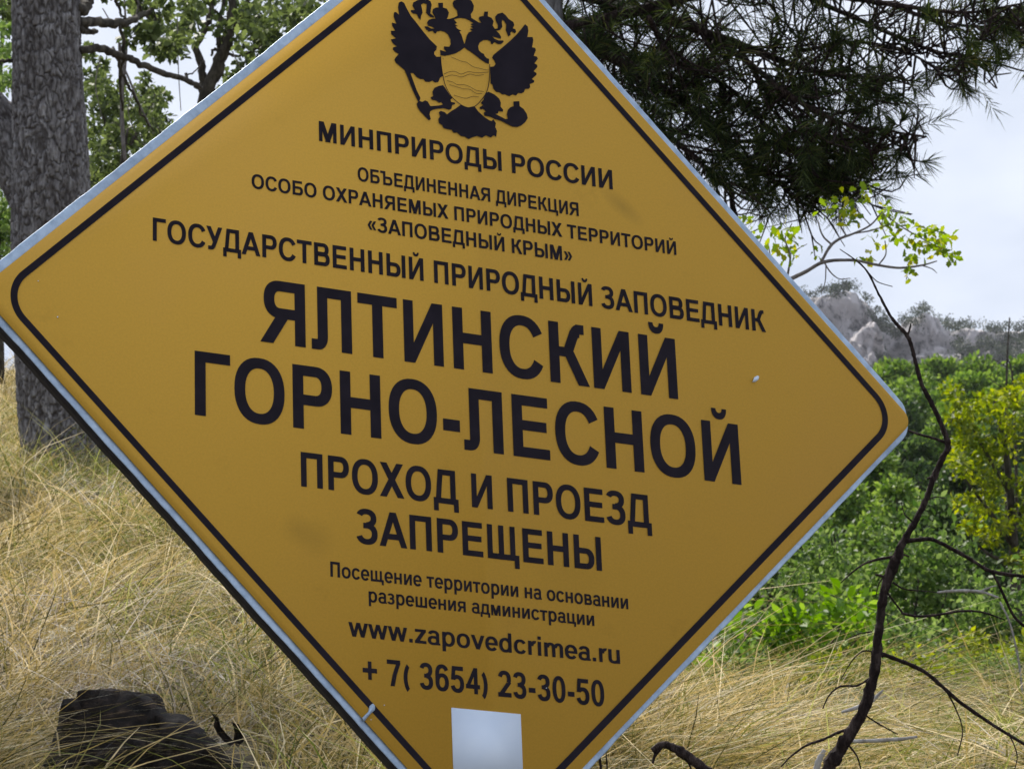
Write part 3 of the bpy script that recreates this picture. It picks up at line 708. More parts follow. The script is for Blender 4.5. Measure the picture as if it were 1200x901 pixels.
def big_oak():
    d = 14.7
    r = R_(9)
    o = P(72, 555, d)
    o[2] = gz(o[0], o[1])
    t = thing('oak_tree', 'big oak with thick grey furrowed trunk standing left behind the sign', 'tree', o)
    pts = [(80, 610, 58), (74, 540, 51), (68, 450, 49), (62, 350, 46), (60, 260, 46), (58, 180, 44), (56, 100, 41), (54, 30, 40), (53, -60, 38), (56, -200, 36), (60, -400, 30)]
    path = np.array([P(x, y, d) for x, y, _ in pts]); rad = np.array([q[2] * d / FPX for q in pts])
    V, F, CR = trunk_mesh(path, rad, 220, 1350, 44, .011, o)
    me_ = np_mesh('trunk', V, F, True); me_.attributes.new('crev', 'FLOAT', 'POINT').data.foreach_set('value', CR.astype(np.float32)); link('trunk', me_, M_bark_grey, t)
    pts = [(48, 250, 26), (24, 200, 30), (2, 155, 31), (-30, 120, 29), (-90, 60, 26), (-160, -40, 22), (-220, -200, 16)]
    path = np.array([P(x, y, d + .05 * k) for k, (x, y, _) in enumerate(pts)]); rad = np.array([q[2] * d / FPX for q in pts])
    V, F, CR = trunk_mesh(path, rad, 130, 420, 44, .010, o, 9.0)
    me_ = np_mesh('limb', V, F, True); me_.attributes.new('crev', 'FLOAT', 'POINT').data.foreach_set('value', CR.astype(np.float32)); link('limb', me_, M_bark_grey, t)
    br = [[(90, 28, 8, 0), (112, 26, 6.5, .1), (135, 28, 6, .2), (150, 26, 5, .3), (175, 12, 4, .5), (205, -10, 3, .7)],
          [(92, 34, 5, 0), (104, 38, 4, .1), (112, 36, 3, .2)], [(92, 14, 9, 0), (101, 6, 8, .1), (104, -12, 7, .2), (110, -50, 6, .3)],
          [(96, 60, 5.5, 0), (118, 57, 5.5, .1), (140, 66, 5, .25), (165, 74, 4.6, .4), (190, 86, 4.2, .6), (215, 92, 3.8, .8), (235, 102, 3, 1.0)],
          [(135, 64, 2.4, .2), (146, 92, 2.2, .4), (160, 118, 1.8, .5), (170, 140, 1.4, .6), (180, 155, .8, .7)],
          [(142, 30, 2.4, .2), (146, 60, 2.4, .3), (140, 90, 1.8, .4), (143, 130, 1.6, .5)], [(150, 26, 2, .3), (160, 15, 1.6, .4), (163, -10, 1.2, .5)],
          [(16, 70, 3, 0), (0, 73, 2.4, -.1), (-20, 70, 2, -.2)], [(128, -20, 2.4, .3), (140, 12, 2, .4), (150, 24, 1.4, .4)], [(155, -10, 2, .5), (170, 16, 2, .6), (178, 24, 1.6, .6), (190, 20, 1, .7)],
          [(215, 92, 1.2, .8), (228, 84, 1, .9), (240, 70, .7, 1)], [(176, 14, 1.4, .5), (184, 30, 1.1, .5), (180, 45, .7, .6)]]
    for q in br:
        p, rr = px_path(q, d, 6); m = MB(); tube(m, p - o + rng.normal(size=p.shape) * .004, rr * .85, 9, .06); link('branch', m.mesh('branch', True), M_bark_dark, t)
    # crown: above the frame, with lower sprays in view
    m = MB()
    C = []; Rr = []
    for _ in range(95):
        a = r.uniform(0, 2 * math.pi); q = 2.3 * math.sqrt(r.random())
        C.append(o + np.array([math.cos(a) * q - .4, math.sin(a) * q, r.uniform(3.3, 5.6)])); Rr.append(r.uniform(.25, .5))
    for x, y, s in [(170, 5, 10), (150, -8, 12), (185, 12, 8), (120, -20, 14), (218, 8, 10), (225, 20, 9), (200, -12, 14), (155, 48, 8), (165, 40, 7), (5, -5, 10), (-5, 15, 10), (208, 52, 5), (180, 52, 7), (196, 60, 5), (204, 44, 6)]:
        for _ in range(1): C.append(P(x + r.normal() * 4, y + r.normal() * 4, d + .5 + r.normal() * .2)); Rr.append(s * d / FPX)
    cloud(m, np.array(C) - o, np.array(Rr), 44, .042, LEAF_OAK, r, .8)
    link('crown', m.mesh('crown'), M_leaf_oakdark, t)
big_oak()

# ------------------------------------------------------------------ trees in the gap between the trunk and the sign
def forked_oak():
    d = 19.0
    r = R_(14)
    o = P(236, 420, d); o[2] = gz(o[0], o[1])
    t = thing('oak_tree', 'smaller oak with dark forked trunk behind the upper left edge of the sign', 'tree', o)
    q = [[(238, 480, 10), (238, 300, 9), (240, 200, 8.5), (240, 140, 8), (240, 112, 8), (252, 85, 8), (262, 62, 7), (268, 40, 6), (272, 10, 5), (276, -40, 4), (280, -140, 3)],
         [(240, 118, 6.5), (238, 96, 5), (236, 75, 4.6), (229, 54, 4.4), (240, 34, 4.2), (248, 10, 3.6), (240, -30, 3)],
         [(262, 62, 3), (252, 58, 2), (246, 66, 1.4)], [(256, 56, 3), (256, 30, 2.6), (262, 5, 2), (258, -40, 1.6)], [(268, 45, 2.6), (282, 20, 2.4), (292, -5, 2), (300, -60, 1.6)],
         [(265, 62, 2), (280, 66, 1.6), (296, 60, 1.2), (310, 50, .8)], [(240, 112, 3), (228, 100, 2.4), (218, 88, 1.8)], [(268, 30, 2), (250, 12, 1.6), (236, -2, 1.2)],
         [(290, 0, 2.4), (305, 25, 2), (318, 50, 1.2)], [(246, 108, 2), (262, 102, 1.6), (280, 92, 1)]]
    for k, L in enumerate(q):
        p, rr = px_path(L, d, 5); m = MB(); tube(m, p - o + rng.normal(size=p.shape) * .004, rr, 9, .07)
        link('trunk' if k == 0 else 'branch', m.mesh('branch', True), M_bark_dark, t)
    m = MB(); C = []; Rr = []
    for x, y, s, n in [(300, 8, 14, 4), (322, 2, 16, 5), (345, 8, 15, 5), (365, 0, 14, 5), (290, 30, 9, 2), (310, 42, 10, 3), (330, 30, 12, 4), (350, 25, 10, 3), (300, 62, 8, 2), (285, 50, 6, 2), (218, 10, 9, 3), (222, 22, 7, 2), (270, -5, 12, 3),
                       (238, 2, 8, 2), (390, -8, 14, 4), (335, 48, 8, 2), (278, 28, 6, 2), (310, 72, 5, 1), (208, 56, 6, 2), (196, 54, 7, 2), (178, 56, 7, 2), (190, 20, 9, 2), (168, 8, 9, 2), (264, 90, 6, 1), (275, 85, 5, 1), (288, 12, 9, 5), (300, 30, 8, 5), (312, 46, 7, 4), (322, 58, 6, 3), (400, 4, 8, 4), (372, 18, 8, 4), (212, 34, 8, 3), (226, 44, 7, 2), (252, 24, 9, 3), (262, 44, 8, 2), (286, 74, 7, 2), (198, 40, 8, 3), (204, 66, 7, 2), (176, 36, 8, 3), (250, 130, 6, 2), (262, 118, 6, 2)]:
        for _ in range(n): C.append(P(x + r.normal() * s * .5, y + r.normal() * s * .5, d + r.normal() * .6)); Rr.append(s * d / FPX * r.uniform(.6, 1))
    for _ in range(60):
        a = r.uniform(0, 2 * math.pi); qd = 2.4 * math.sqrt(r.random())
        C.append(P(290, -150, d) + np.array([math.cos(a) * qd, math.sin(a) * qd, r.uniform(.25, 2.2)])); Rr.append(r.uniform(.2, .42))
    cloud(m, np.array(C) - o, np.array(Rr) * 1.15, 24, .047, LEAF_OAK, r, .8, shell=.2)
    link('crown', m.mesh('crown'), M_leaf_oakdark, t)
forked_oak()

def spread_tree(name, label, spots, d, base_px, mat, leaf_px, per, r, stems, dj=.6, barkm=M_bark_dark, tpl=LEAF_OVAL, cat='tree'):
    o = P(base_px[0], base_px[1], d); o[2] = gz(o[0], o[1])
    t = thing(name, label, cat, o)
    m = MB()
    if cat == 'bush':
        for _ in range(46):
            x0, y0 = r.uniform(100, 215), 0
            y0 = 330 - (x0 - 100) * .9 + r.uniform(-30, 20); a_ = r.normal() * .6; l_ = r.uniform(30, 85)
            stems = stems + [[(x0, y0, .9), (x0 + math.sin(a_) * l_ * .5 + r.normal() * 5, y0 - math.cos(a_) * l_ * .5, .7), (x0 + math.sin(a_ * 1.5) * l_, y0 - math.cos(a_) * l_, .35)]]
    for L in stems:
        p, rr = px_path(L, d, 5); tube(m, p - o, rr, 7, .07)
    link('trunk', m.mesh('trunk', True), barkm, t)
    C = []; Rr = []
    for x, y, s, n in spots:
        for _ in range(n): C.append(P(x + r.normal() * s * .5, y + r.normal() * s * .5, d + r.normal() * dj)); Rr.append(s * d / FPX * r.uniform(.5, .9))
    m = MB(); cloud(m, np.array(C) - o, np.array(Rr), per, leaf_px * d / FPX, tpl, r, .8)
    link('crown', m.mesh('crown'), mat, t)

spread_tree('leafy_tree', 'green leafy young tree right of the big grey trunk, sky showing above it',
            [(112, 95, 12, 4), (125, 110, 14, 5), (112, 130, 14, 5), (135, 130, 16, 6), (160, 120, 14, 5), (178, 105, 12, 4), (185, 120, 12, 4), (180, 140, 14, 5), (150, 150, 18, 8), (120, 160, 18, 8), (190, 150, 12, 4),
             (165, 170, 18, 8), (125, 190, 20, 9), (150, 200, 20, 9), (175, 185, 14, 5), (115, 215, 18, 8), (190, 165, 10, 3), (172, 96, 8, 2), (118, 78, 8, 2), (100, 60, 9, 2), (140, 215, 18, 6), (205, 150, 8, 2), (115, 100, 10, 3), (90, 200, 20, 6), (60, 200, 30, 8)],
            23, (140, 420), M_leaf_oakdark, 7.5, 52, R_(15), [[(142, 450, 6), (143, 250, 5), (146, 160, 4), (142, 100, 3), (140, 50, 2)], [(146, 180, 3), (170, 140, 2), (182, 110, 1)], [(146, 200, 3), (125, 150, 2), (115, 100, 1)]])
spread_tree('grey_bush', 'dull olive bush between the big trunk and the upper left edge of the sign',
            [(115, 235, 16, 8), (140, 240, 16, 8), (125, 260, 16, 8), (160, 225, 14, 6), (185, 200, 12, 5), (200, 185, 10, 4), (215, 170, 8, 3), (100, 280, 16, 6), (225, 160, 7, 2), (175, 215, 14, 5)],
            20, (130, 400), M_leaf_oakdark, 6, 48, R_(16), [[(130, 430, 4), (135, 300, 3), (150, 210, 1.5)], [(150, 300, 3), (143, 200, 2.6), (150, 150, 1.4)], [(165, 300, 2), (180, 210, 1.4), (190, 170, .8)]], cat='bush')
spread_tree('leafy_tree', 'yellow green leafy tree at the left edge behind the big grey trunk',
            [(5, 60, 14, 5), (-10, 90, 18, 6), (8, 100, 10, 4), (5, 210, 12, 5), (0, 240, 14, 7), (10, 265, 12, 6), (-5, 280, 16, 6), (8, 295, 10, 4), (-20, 180, 20, 6), (-40, 240, 30, 10), (0, 30, 12, 4), (-30, 30, 25, 8), (15, 230, 8, 3), (4, 8, 10, 4)],
            22, (0, 420), M_leaf_bush, 7, 52, R_(17), [[(0, 450, 6), (-4, 250, 5), (0, 100, 3), (4, 20, 1.5)]])
spread_tree('leafy_tree', 'distant pale green tree low between the trunks left of the sign',
            [(60, 330, 40, 14), (150, 300, 40, 14), (-20, 330, 40, 12), (250, 260, 40, 14), (330, 180, 34, 8), (215, 230, 20, 6)],
            34, (120, 460), M_leaf_bush, 5, 70, R_(18), [[(120, 500, 8), (120, 350, 5)]])
# bare hanging twigs
def hanging():
    r = R_(19); d = 18.0
    L = [[(132, 55, 1.6), (150, 90, 1.4), (162, 120, 1.2), (172, 140, 1), (181, 156, .6)], [(146, 0, 1.2), (148, 60, 1.6), (143, 110, 2.2), (144, 160, 2.6), (147, 190, 2)], [(208, 20, .5), (209, 80, .6), (212, 130, .5)], [(272, 60, .8), (284, 85, .5)],
         [(120, 10, .7), (135, 30, .8), (160, 25, .6), (176, 12, .4)], [(118, 65, .8), (112, 100, .6), (120, 140, .5)], [(158, 100, .8), (150, 130, .6), (160, 160, .4)]]
    LB = ['pale bare twig slanting from the grey branch right of the big oak trunk', 'longest bare twig hanging straight down right of the big oak trunk', 'hair thin twig hanging against the sky between the two oaks',
          'tiny twig hanging right of the forked oak', 'thin twig under the topmost branch of the big oak', 'thin twig hanging close against the right side of the big oak trunk', 'short bare twig between the two longer hanging ones']
    for q, lb in zip(L, LB):
        m = MB(); p, rr = px_path(q, d, 5); o = p[0].copy(); tube(m, p - o, rr, 5)
        ob = link('hanging_twig', m.mesh('hanging_twig', True), M_bark_twig, label=lb, cat='twig'); ob.location = tuple(o)
hanging()

# ------------------------------------------------------------------ rock, lower left
def boulder():
    d = 6.6
    o = P(165, 890, d)
    outline = np.array([(38, 925), (48, 900), (60, 865), (67, 845), (70, 815), (88, 812), (92, 799), (120, 799), (160, 802), (185, 812), (200, 828), (225, 838), (245, 850), (262, 872), (285, 892), (300, 925)], dtype=float)
    m = MB(); rows = []
    nd2 = 26
    for k in range(nd2):
        t_ = k / (nd2 - 1)
        dep = d - .10 + .42 * t_
        sc = math.sin(min(1, .35 + t_ * .9) * math.pi / 2) if t_ < .7 else math.cos((t_ - .7) / .3 * 1.3)
        ring = []
        ns = 70
        s = np.linspace(0, len(outline) - 1, ns)
        ox = np.interp(s, np.arange(len(outline)), outline[:, 0]); oy = np.interp(s, np.arange(len(outline)), outline[:, 1])
        for x, y in zip(ox, oy):
            xx = 168 + (x - 168) * (.8 + .2 * sc); yy = 925 + (y - 925) * (.62 + .38 * sc)
            ring.append(P(xx, yy, d) + np.array([0, dep - d, 0]))
        rows.append(ring)
    V = np.array(rows); ns = V.shape[1]
    # layered, chipped surface
    flat = V.reshape(-1, 3)
    for q in range(len(flat)):
        v = Vector(flat[q])
        ds, _ = mnoise.voronoi(v * 11)
        n_ = mnoise.fractal(v * 9, .9, 2.2, 4)
        step = math.floor((v.z + .03 * mnoise.noise(v * 6)) * 38) / 38 - v.z
        flat[q] += np.array([.012 * n_, -.02 * n_ - .03 * (ds[1] - ds[0]), step * .25 + .014 * n_])
    ii = np.arange(nd2 - 1)[:, None] * ns; jj = np.arange(ns - 1)[None, :]
    F = np.stack([ii + jj, ii + jj + 1, ii + ns + jj + 1, ii + ns + jj], -1).reshape(-1, 4)
    front = flat.reshape(nd2, ns, 3)[0]
    fr = []
    for k in range(1, 14):
        f = k / 13
        row = front * (1 - f) + (o + np.array([0, -.12, -.15])) * f
        for q in row: 
            v = Vector(q); n_ = mnoise.fractal(v * 12, .9, 2.2, 4)
            step = math.floor((v.z + .02 * mnoise.noise(v * 7)) * 42) / 42 - v.z
            fr.append(q + np.array([0, -.035 * math.sin(f * math.pi) - .035 * n_ + step * .55 - .012 * mnoise.fractal(v * 40, .8, 2.0, 3), 0]))
    base = len(flat)
    allv = np.vstack([flat, np.array(fr)])
    F2 = []
    for k in range(13):
        for q in range(ns - 1):
            a = (q, q + 1) if k == 0 else (base + (k - 1) * ns + q, base + (k - 1) * ns + q + 1)
            b2 = (base + k * ns + q + 1, base + k * ns + q)
            F2.append((a[1], a[0], b2[1], b2[0]))
    m.add(allv - o, [F, np.array(F2)])
    Mr, nd, lk, b = new_mat('dark_stone')
    tc = N(nd, 'ShaderNodeTexCoord'); mp = N(nd, 'ShaderNodeMapping'); mp.inputs['Scale'].default_value = (1, 1, 2.4)
    lk.new(tc.outputs['Object'], mp.inputs[0])
    n1 = N(nd, 'ShaderNodeTexNoise', Scale=26, Detail=8, Roughness=.7); lk.new(mp.outputs[0], n1.inputs['Vector'])
    rr_ = ramp(nd, [(.40, (.006, .004, .003)), (.55, (.022, .014, .010)), (.72, (.09, .06, .042))]); lk.new(n1.outputs['Fac'], rr_.inputs[0]); lk.new(rr_.outputs[0], b.inputs['Base Color'])
    bp = N(nd, 'ShaderNodeBump', Strength=.9, Distance=.02); lk.new(n1.outputs['Fac'], bp.inputs['Height']); lk.new(bp.outputs[0], b.inputs['Normal']); b.inputs['Roughness'].default_value = .9
    ob = link('boulder', m.mesh('boulder'), Mr, label='dark brown broken boulder half buried in the dry grass at the lower left', cat='rock'); ob.location = tuple(o)
boulder()

def curled_leaf(pts, label, d=6.2):
    M_, nd, lk, b = new_mat('dead_leaf'); b.inputs['Roughness'].default_value = .7
    tc = N(nd, 'ShaderNodeTexCoord'); n1 = N(nd, 'ShaderNodeTexNoise', Scale=60, Detail=3); lk.new(tc.outputs['Object'], n1.inputs[0])
    rr_ = ramp(nd, [(.45, (.012, .008, .007)), (.7, (.05, .032, .02)), (.8, (.3, .2, .07))]); lk.new(n1.outputs['Fac'], rr_.inputs[0]); lk.new(rr_.outputs[0], b.inputs['Base Color'])
    o = P(*pts[0], d); a = np.array(pts, float); c = a.mean(0)
    V = [P(x, y, d) - o for x, y in pts]
    V2 = [P(*(c + (np.array(q) - c) * .55), d) + np.array([0, .02, 0]) - o for q in pts]
    n = len(pts); F = np.array([(k, (k + 1) % n, n + (k + 1) % n, n + k) for k in range(n)])
    me = np_mesh('dead_leaf', np.array(V + V2), [F, (np.arange(n) + n).reshape(1, n)])
    ob = link('dead_leaf', me, M_, label=label, cat='leaf', group=None); ob.location = tuple(o)
curled_leaf([(247, 834), (256, 840), (258, 850), (266, 860), (276, 870), (270, 874), (262, 868), (255, 860), (250, 850), (252, 842)], 'narrow dark curled dry leaf at the right shoulder of the boulder')
curled_leaf([(272, 846), (280, 848), (285, 860), (286, 868), (279, 875), (273, 868), (275, 858)], 'rounder dark curled dry leaf just right of the narrow one by the boulder')

# ------------------------------------------------------------------ grass
def grass_field(name, label, n_tufts, region, mat, hgt, per, r, width=.0016, lean=.6, clump=.07, base_dir=(.5, -.2), kc=.5):
    xs = []; 
    for _ in range(n_tufts * 8):
        if len(xs) >= n_tufts: break
        y = region[2] + (region[3] - region[2]) * r.random() ** region[4]
        u = r.uniform(region[0], region[1]); x = u * y
        if len(region) > 5 and not region[5](u, y): continue
        xs.append((x, y))
    xs = np.array(xs); z = ground_z(xs[:, 0], xs[:, 1])
    k = np.repeat(np.arange(len(xs)), per); n = len(k)
    B = np.stack([xs[k, 0], xs[k, 1], z[k]], 1)
    jit = r.normal(size=(n, 2)) * clump
    B[:, 0] += jit[:, 0]; B[:, 1] += jit[:, 1]; B[:, 2] += jit[:, 1] * .38 - .02
    hv_ = np.array([mnoise.noise(Vector((q[0] * 2.1, q[1] * 1.2, 5.0))) for q in xs])
    H = hgt * r.uniform(.4, 1.15, n) * ((.55 + .7 * r.random(len(xs))) * np.clip(1 + 1.1 * hv_, .45, 1.7))[k]
    td = r.normal(size=(len(xs), 2)) * .5 + np.array(base_dir)
    dirv = td[k] * lean + jit * 5 + r.normal(size=(n, 2)) * .35
    seg = 4
    t = np.linspace(0, 1, seg + 1)
    droop = r.uniform(.2, .95, n)
    curl = r.normal(size=(n, 2)) * kc
    pts = np.empty((n, seg + 1, 3))
    for q, tt_ in enumerate(t):
        pts[:, q, 0] = B[:, 0] + dirv[:, 0] * H * tt_ ** 1.4 + curl[:, 0] * H * tt_ ** 2.6
        pts[:, q, 1] = B[:, 1] + dirv[:, 1] * H * tt_ ** 1.4 + curl[:, 1] * H * tt_ ** 2.6
        pts[:, q, 2] = B[:, 2] + H * (tt_ - droop * tt_ ** 2.2)
    side = r.normal(size=(n, 3)); side[:, 2] *= .3; side = unit(side)
    wscale = width * (1 + np.maximum(B[:, 1] - 8, 0) * .03)
    w = (np.array([1, .95, .8, .55, .12])[None, :] * wscale[:, None] * r.uniform(.6, 1.3, n)[:, None])
    V = np.stack([pts - side[:, None, :] * w[:, :, None], pts + side[:, None, :] * w[:, :, None]], 2).reshape(-1, 3)
    b0 = np.arange(n)[:, None] * (2 * (seg + 1)) + np.arange(seg)[None, :] * 2
    F = np.stack([b0, b0 + 1, b0 + 3, b0 + 2], -1).reshape(-1, 4)
    link(name, np_mesh(name, V, F), mat, kind='stuff', label=label)
def patch(x, y, sc, off):
    return mnoise.noise(Vector((x * sc, y * sc * .6, off)))
rock_gap = lambda u, y: not (-.155 < u < -.07 and 5.0 < y < 6.8 and random.random() < .97)
def lft(u, y): return (u < .02 or y < 14) and rock_gap(u, y)
straw = lambda u, y: lft(u, y) and patch(u * y, y, 1.1, 3.0) > -.28 and not (-.145 < u < -.085 and 7.2 < y < 8.6 and random.random() < .55)
pale = lambda u, y: lft(u, y) and (patch(u * y, y, 1.1, 3.0) < -.05 or (-.15 < u < -.07 and 6.9 < y < 9.2))
green = lambda u, y: lft(u, y) and (patch(u * y, y, 1.4, 8.0) > .12 or (-.10 < u < -.06 and 7.2 < y < 9.5))
rgt = lambda u, y: rock_gap(u, y)
grass_field('dry_grass', 'golden dry grass in long arching tufts covering the slope on the left', 2600, (-.2, .1, 5.2, 27, 1.25, straw), M_grass, .23, 56, R_(41), width=.0018, clump=.055, lean=.8)
grass_field('bleached_grass', 'bleached greyish grass stems lying in patches on the left slope', 900, (-.2, .1, 5.4, 20, 1.1, pale), M_grassp, .15, 46, R_(45), width=.0017, lean=1.2, clump=.09)
grass_field('green_grass', 'green grass blades among the dry grass on the left slope', 1250, (-.2, .1, 5.5, 24, 1.1, green), M_grassg, .21, 36, R_(43), width=.0018)
grass_field('dry_grass', 'pale dry grass covering the slope on the right', 1250, (.0, .2, 5.2, 15.5, 1.0), M_grass, .19, 44, R_(42), width=.0020, base_dir=(.1, .1), lean=.5, kc=.95, clump=.045)
grass_field('bleached_grass', 'bleached grass stems lying on the right slope', 380, (.0, .2, 5.2, 15.5, 1.0), M_grassp, .13, 40, R_(46), width=.0019, lean=1.2, kc=.7)
grass_field('green_grass', 'green grass blades at the foot of the bushes on the right', 1300, (.0, .2, 5.4, 17, .9, lambda u, y: patch(u * y, y, 1.9, 21.0) > -.12), M_grassg, .20, 44, R_(47), width=.0020, kc=.7, base_dir=(0, 0), lean=.5)
grass_field('tall_dry_stalks', 'thin brown stalks leaning over the dry grass', 110, (-.2, -.02, 5.4, 12, 1.0, rgt), M_bark_twig, .42, 2, R_(44), width=.0009, base_dir=(.7, 0))

# pale dried flower heads
Mh = leaf_mat('dried_petals', [(0, (.42, .38, .27)), (1, (.74, .70, .56))], .3)
rh = R_(51)
HL = ['pale dried flower head above the left end of the boulder', 'small pale dried flower head left of the others above the boulder', 'pale dried flower head just over the flat top of the boulder', 'lowest pale dried flower head touching the boulder',
      'pale dried flower head nearest to the green grass patch', 'highest pale dried flower head over the boulder', 'pale dried flower head right of the boulder top', 'faint pale dried flower head at the far left of the group', 'pair-sized pale dried flower head in the middle of the group']
for (hx, hy, hr), hl in zip([(122, 768, 7), (78, 737, 5), (150, 782, 6), (124, 790, 5), (172, 741, 6), (128, 738, 6), (170, 784, 5), (62, 745, 5), (135, 775, 8)], HL):
    ph = P(hx, hy, 7.7); m = MB()
    C = rh.normal(size=(46, 3)) * hr * 7.7 / FPX * .5
    leaves(m, C, C + rh.normal(size=C.shape) * .002, rh.uniform(.004, .009, 46), LEAF_OVAL, rh, .3)
    gzv = gz(ph[0], ph[1]); tube(m, np.array([[0, 0, 0], [.01, 0, (gzv - ph[2]) * .5], [.0, 0, gzv - ph[2] - .01]]), [.0005, .0006, .0006], 4)
    ob = link('dried_flower', m.mesh('dried_flower'), Mh, label=hl, cat='flower', group='dried flower heads over the boulder'); ob.location = tuple(ph)

# unseen oak added outside the view to shade the lower left corner
def shade_oak():
    r = R_(77)
    g = np.array([-1.02, 6.35, gz(-1.02, 6.35)]); c = g + np.array(sdir) * 6.2
    bx, by = c[0] - 1.1, c[1] + .8
    t = thing('oak_tree', 'unseen small oak added left of the view to shade the lower left corner', 'tree', (bx, by, gz(bx, by)))
    o = np.array([bx, by, gz(bx, by)]); m = MB()
    pth = smooth_path(np.array([o + [0, 0, -.3], o + [.1, 0, 1.5], (o + c) / 2 + [0, 0, .8], c]), 5)
    tube(m, pth - o, np.linspace(.09, .02, len(pth)), 10, .05)
    link('trunk', m.mesh('trunk', True), M_bark_grey, t)
    C = []
    for _ in range(130):
        q = unit(r.normal(size=3)) * r.random() ** .4; C.append(c + q * [1.35, 1.15, .6])
    m = MB(); cloud(m, np.array(C) - o, r.uniform(.15, .28, len(C)), 40, .06, LEAF_OAK, r, .8, .8)
    link('crown', m.mesh('crown'), M_leaf_oakdark, t)
shade_oak()

# ------------------------------------------------------------------ the sign
SIDE = 0.8
SR = np.array([[0.904478, -0.03767, 0.424852], [-0.124568, 0.929333, 0.347597], [-0.407923, -0.367317, 0.835869]])
ST_ = np.array([-0.052345, 0.034365, -4.734836]) * SIDE
CAMM = np.stack([RX, UP, -FW], 1)                 # camera axes in the world
SW = CAMM @ SR                                    # sign axes in the world
sx, sy, sz = [Vector(SW[:, k_]).normalized() for k_ in range(3)]
sy = (sy - sx * sy.dot(sx)).normalized(); sz = sx.cross(sy)
so = Vector(CAMM @ ST_)
SMAT = Matrix(((sx.x, sy.x, sz.x, so.x), (sx.y, sy.y, sz.y, so.y), (sx.z, sy.z, sz.z, so.z), (0, 0, 0, 1)))
sign = thing('reserve_sign', 'large yellow diamond sign with black Russian lettering and a double headed eagle', 'sign')
sign.matrix_world = SMAT
def S(px, py):
    """photograph pixel -> coordinates on the sign's face, in units of its side"""
    dd = np.array([(px - 600) / FPX, -(py - 450.5) / FPX, -1.0]); nn = SR[:, 2]; tt_ = ST_ / SIDE
    return (SR.T @ (dd * ((nn @ tt_) / (nn @ dd)) - tt_))[:2]

# materials of the sign
M_yellow, nd, lk, b = new_mat('sign_yellow')
tc = N(nd, 'ShaderNodeTexCoord')
n1 = N(nd, 'ShaderNodeTexNoise', Scale=3.2, Detail=5, Roughness=.6); lk.new(tc.outputs['Object'], n1.inputs[0])
n2 = N(nd, 'ShaderNodeTexNoise', Scale=420, Detail=2); lk.new(tc.outputs['Object'], n2.inputs[0])
n3 = N(nd, 'ShaderNodeTexNoise', Scale=16, Detail=6, Roughness=.7); lk.new(tc.outputs['Object'], n3.inputs[0])
r1 = ramp(nd, [(.35, (.645, .362, .050)), (.52, (.655, .368, .052)), (.7, (.645, .360, .058))]); lk.new(n1.outputs['Fac'], r1.inputs[0])
r2 = ramp(nd, [(.3, (.95, .95, .95)), (.7, (1.04, 1.04, 1.04))]); lk.new(n2.outputs['Fac'], r2.inputs[0])
r3 = ramp(nd, [(.25, (.90, .90, .88)), (.40, (1, 1, 1))]); lk.new(n3.outputs['Fac'], r3.inputs[0])
m1 = N(nd, 'ShaderNodeMixRGB', blend_type='MULTIPLY'); m1.inputs[0].default_value = 1; lk.new(r1.outputs[0], m1.inputs[1]); lk.new(r2.outputs[0], m1.inputs[2])
m2 = N(nd, 'ShaderNodeMixRGB', blend_type='MULTIPLY'); m2.inputs[0].default_value = 1; lk.new(m1.outputs[0], m2.inputs[1]); lk.new(r3.outputs[0], m2.inputs[2])
# dark smudges, also where the sheet has a bump: (centre, direction, length, width)
last = m2.outputs[0]
def smudge(cx, cy, ax, ay, rx, ry, strength, last):
    mp = N(nd, 'ShaderNodeMapping'); mp.vector_type = 'TEXTURE'
    mp.inputs['Location'].default_value = (cx, cy, 0); mp.inputs['Rotation'].default_value = (0, 0, math.atan2(ay, ax)); mp.inputs['Scale'].default_value = (rx, ry, 1)
    lk.new(tc.outputs['Object'], mp.inputs[0])
    gr = N(nd, 'ShaderNodeTexGradient', gradient_type='SPHERICAL'); lk.new(mp.outputs[0], gr.inputs[0])
    mu = N(nd, 'ShaderNodeMath', operation='MULTIPLY'); mu.inputs[1].default_value = strength; lk.new(gr.outputs['Fac'], mu.inputs[0])
    mxx = N(nd, 'ShaderNodeMixRGB'); mxx.inputs[2].default_value = (.27, .17, .035, 1)
    lk.new(mu.outputs[0], mxx.inputs[0]); lk.new(last, mxx.inputs[1]); return mxx.outputs[0]
for (ax_, ay_), (bx_, by_), wd, stg in [((706, 222), (752, 262), .014, .4), ((355, 612), (385, 648), .025, .25), ((345, 600), (352, 640), .02, .25), ((640, 640), (700, 700), .05, .1)]:
    A_, B_ = S(ax_, ay_) * SIDE, S(bx_, by_) * SIDE
    last = smudge((A_[0] + B_[0]) / 2, (A_[1] + B_[1]) / 2, B_[0] - A_[0], B_[1] - A_[1], np.linalg.norm(B_ - A_) * .6, wd, stg, last)
lk.new(last, b.inputs['Base Color'])
b.inputs['Roughness'].default_value = .68; b.inputs['Specular IOR Level'].default_value = .1
bp = N(nd, 'ShaderNodeBump', Strength=.06, Distance=.001); lk.new(n2.outputs['Fac'], bp.inputs['Height']); lk.new(bp.outputs[0], b.inputs['Normal'])

M_ink, nd, lk, b = new_mat('sign_ink')
tc = N(nd, 'ShaderNodeTexCoord'); n1 = N(nd, 'ShaderNodeTexNoise', Scale=40, Detail=4); lk.new(tc.outputs['Object'], n1.inputs[0])
r1 = ramp(nd, [(.3, (.011, .008, .013)), (.7, (.019, .014, .021))]); lk.new(n1.outputs['Fac'], r1.inputs[0]); lk.new(r1.outputs[0], b.inputs['Base Color'])
b.inputs['Roughness'].default_value = .6; b.inputs['Specular IOR Level'].default_value = .1

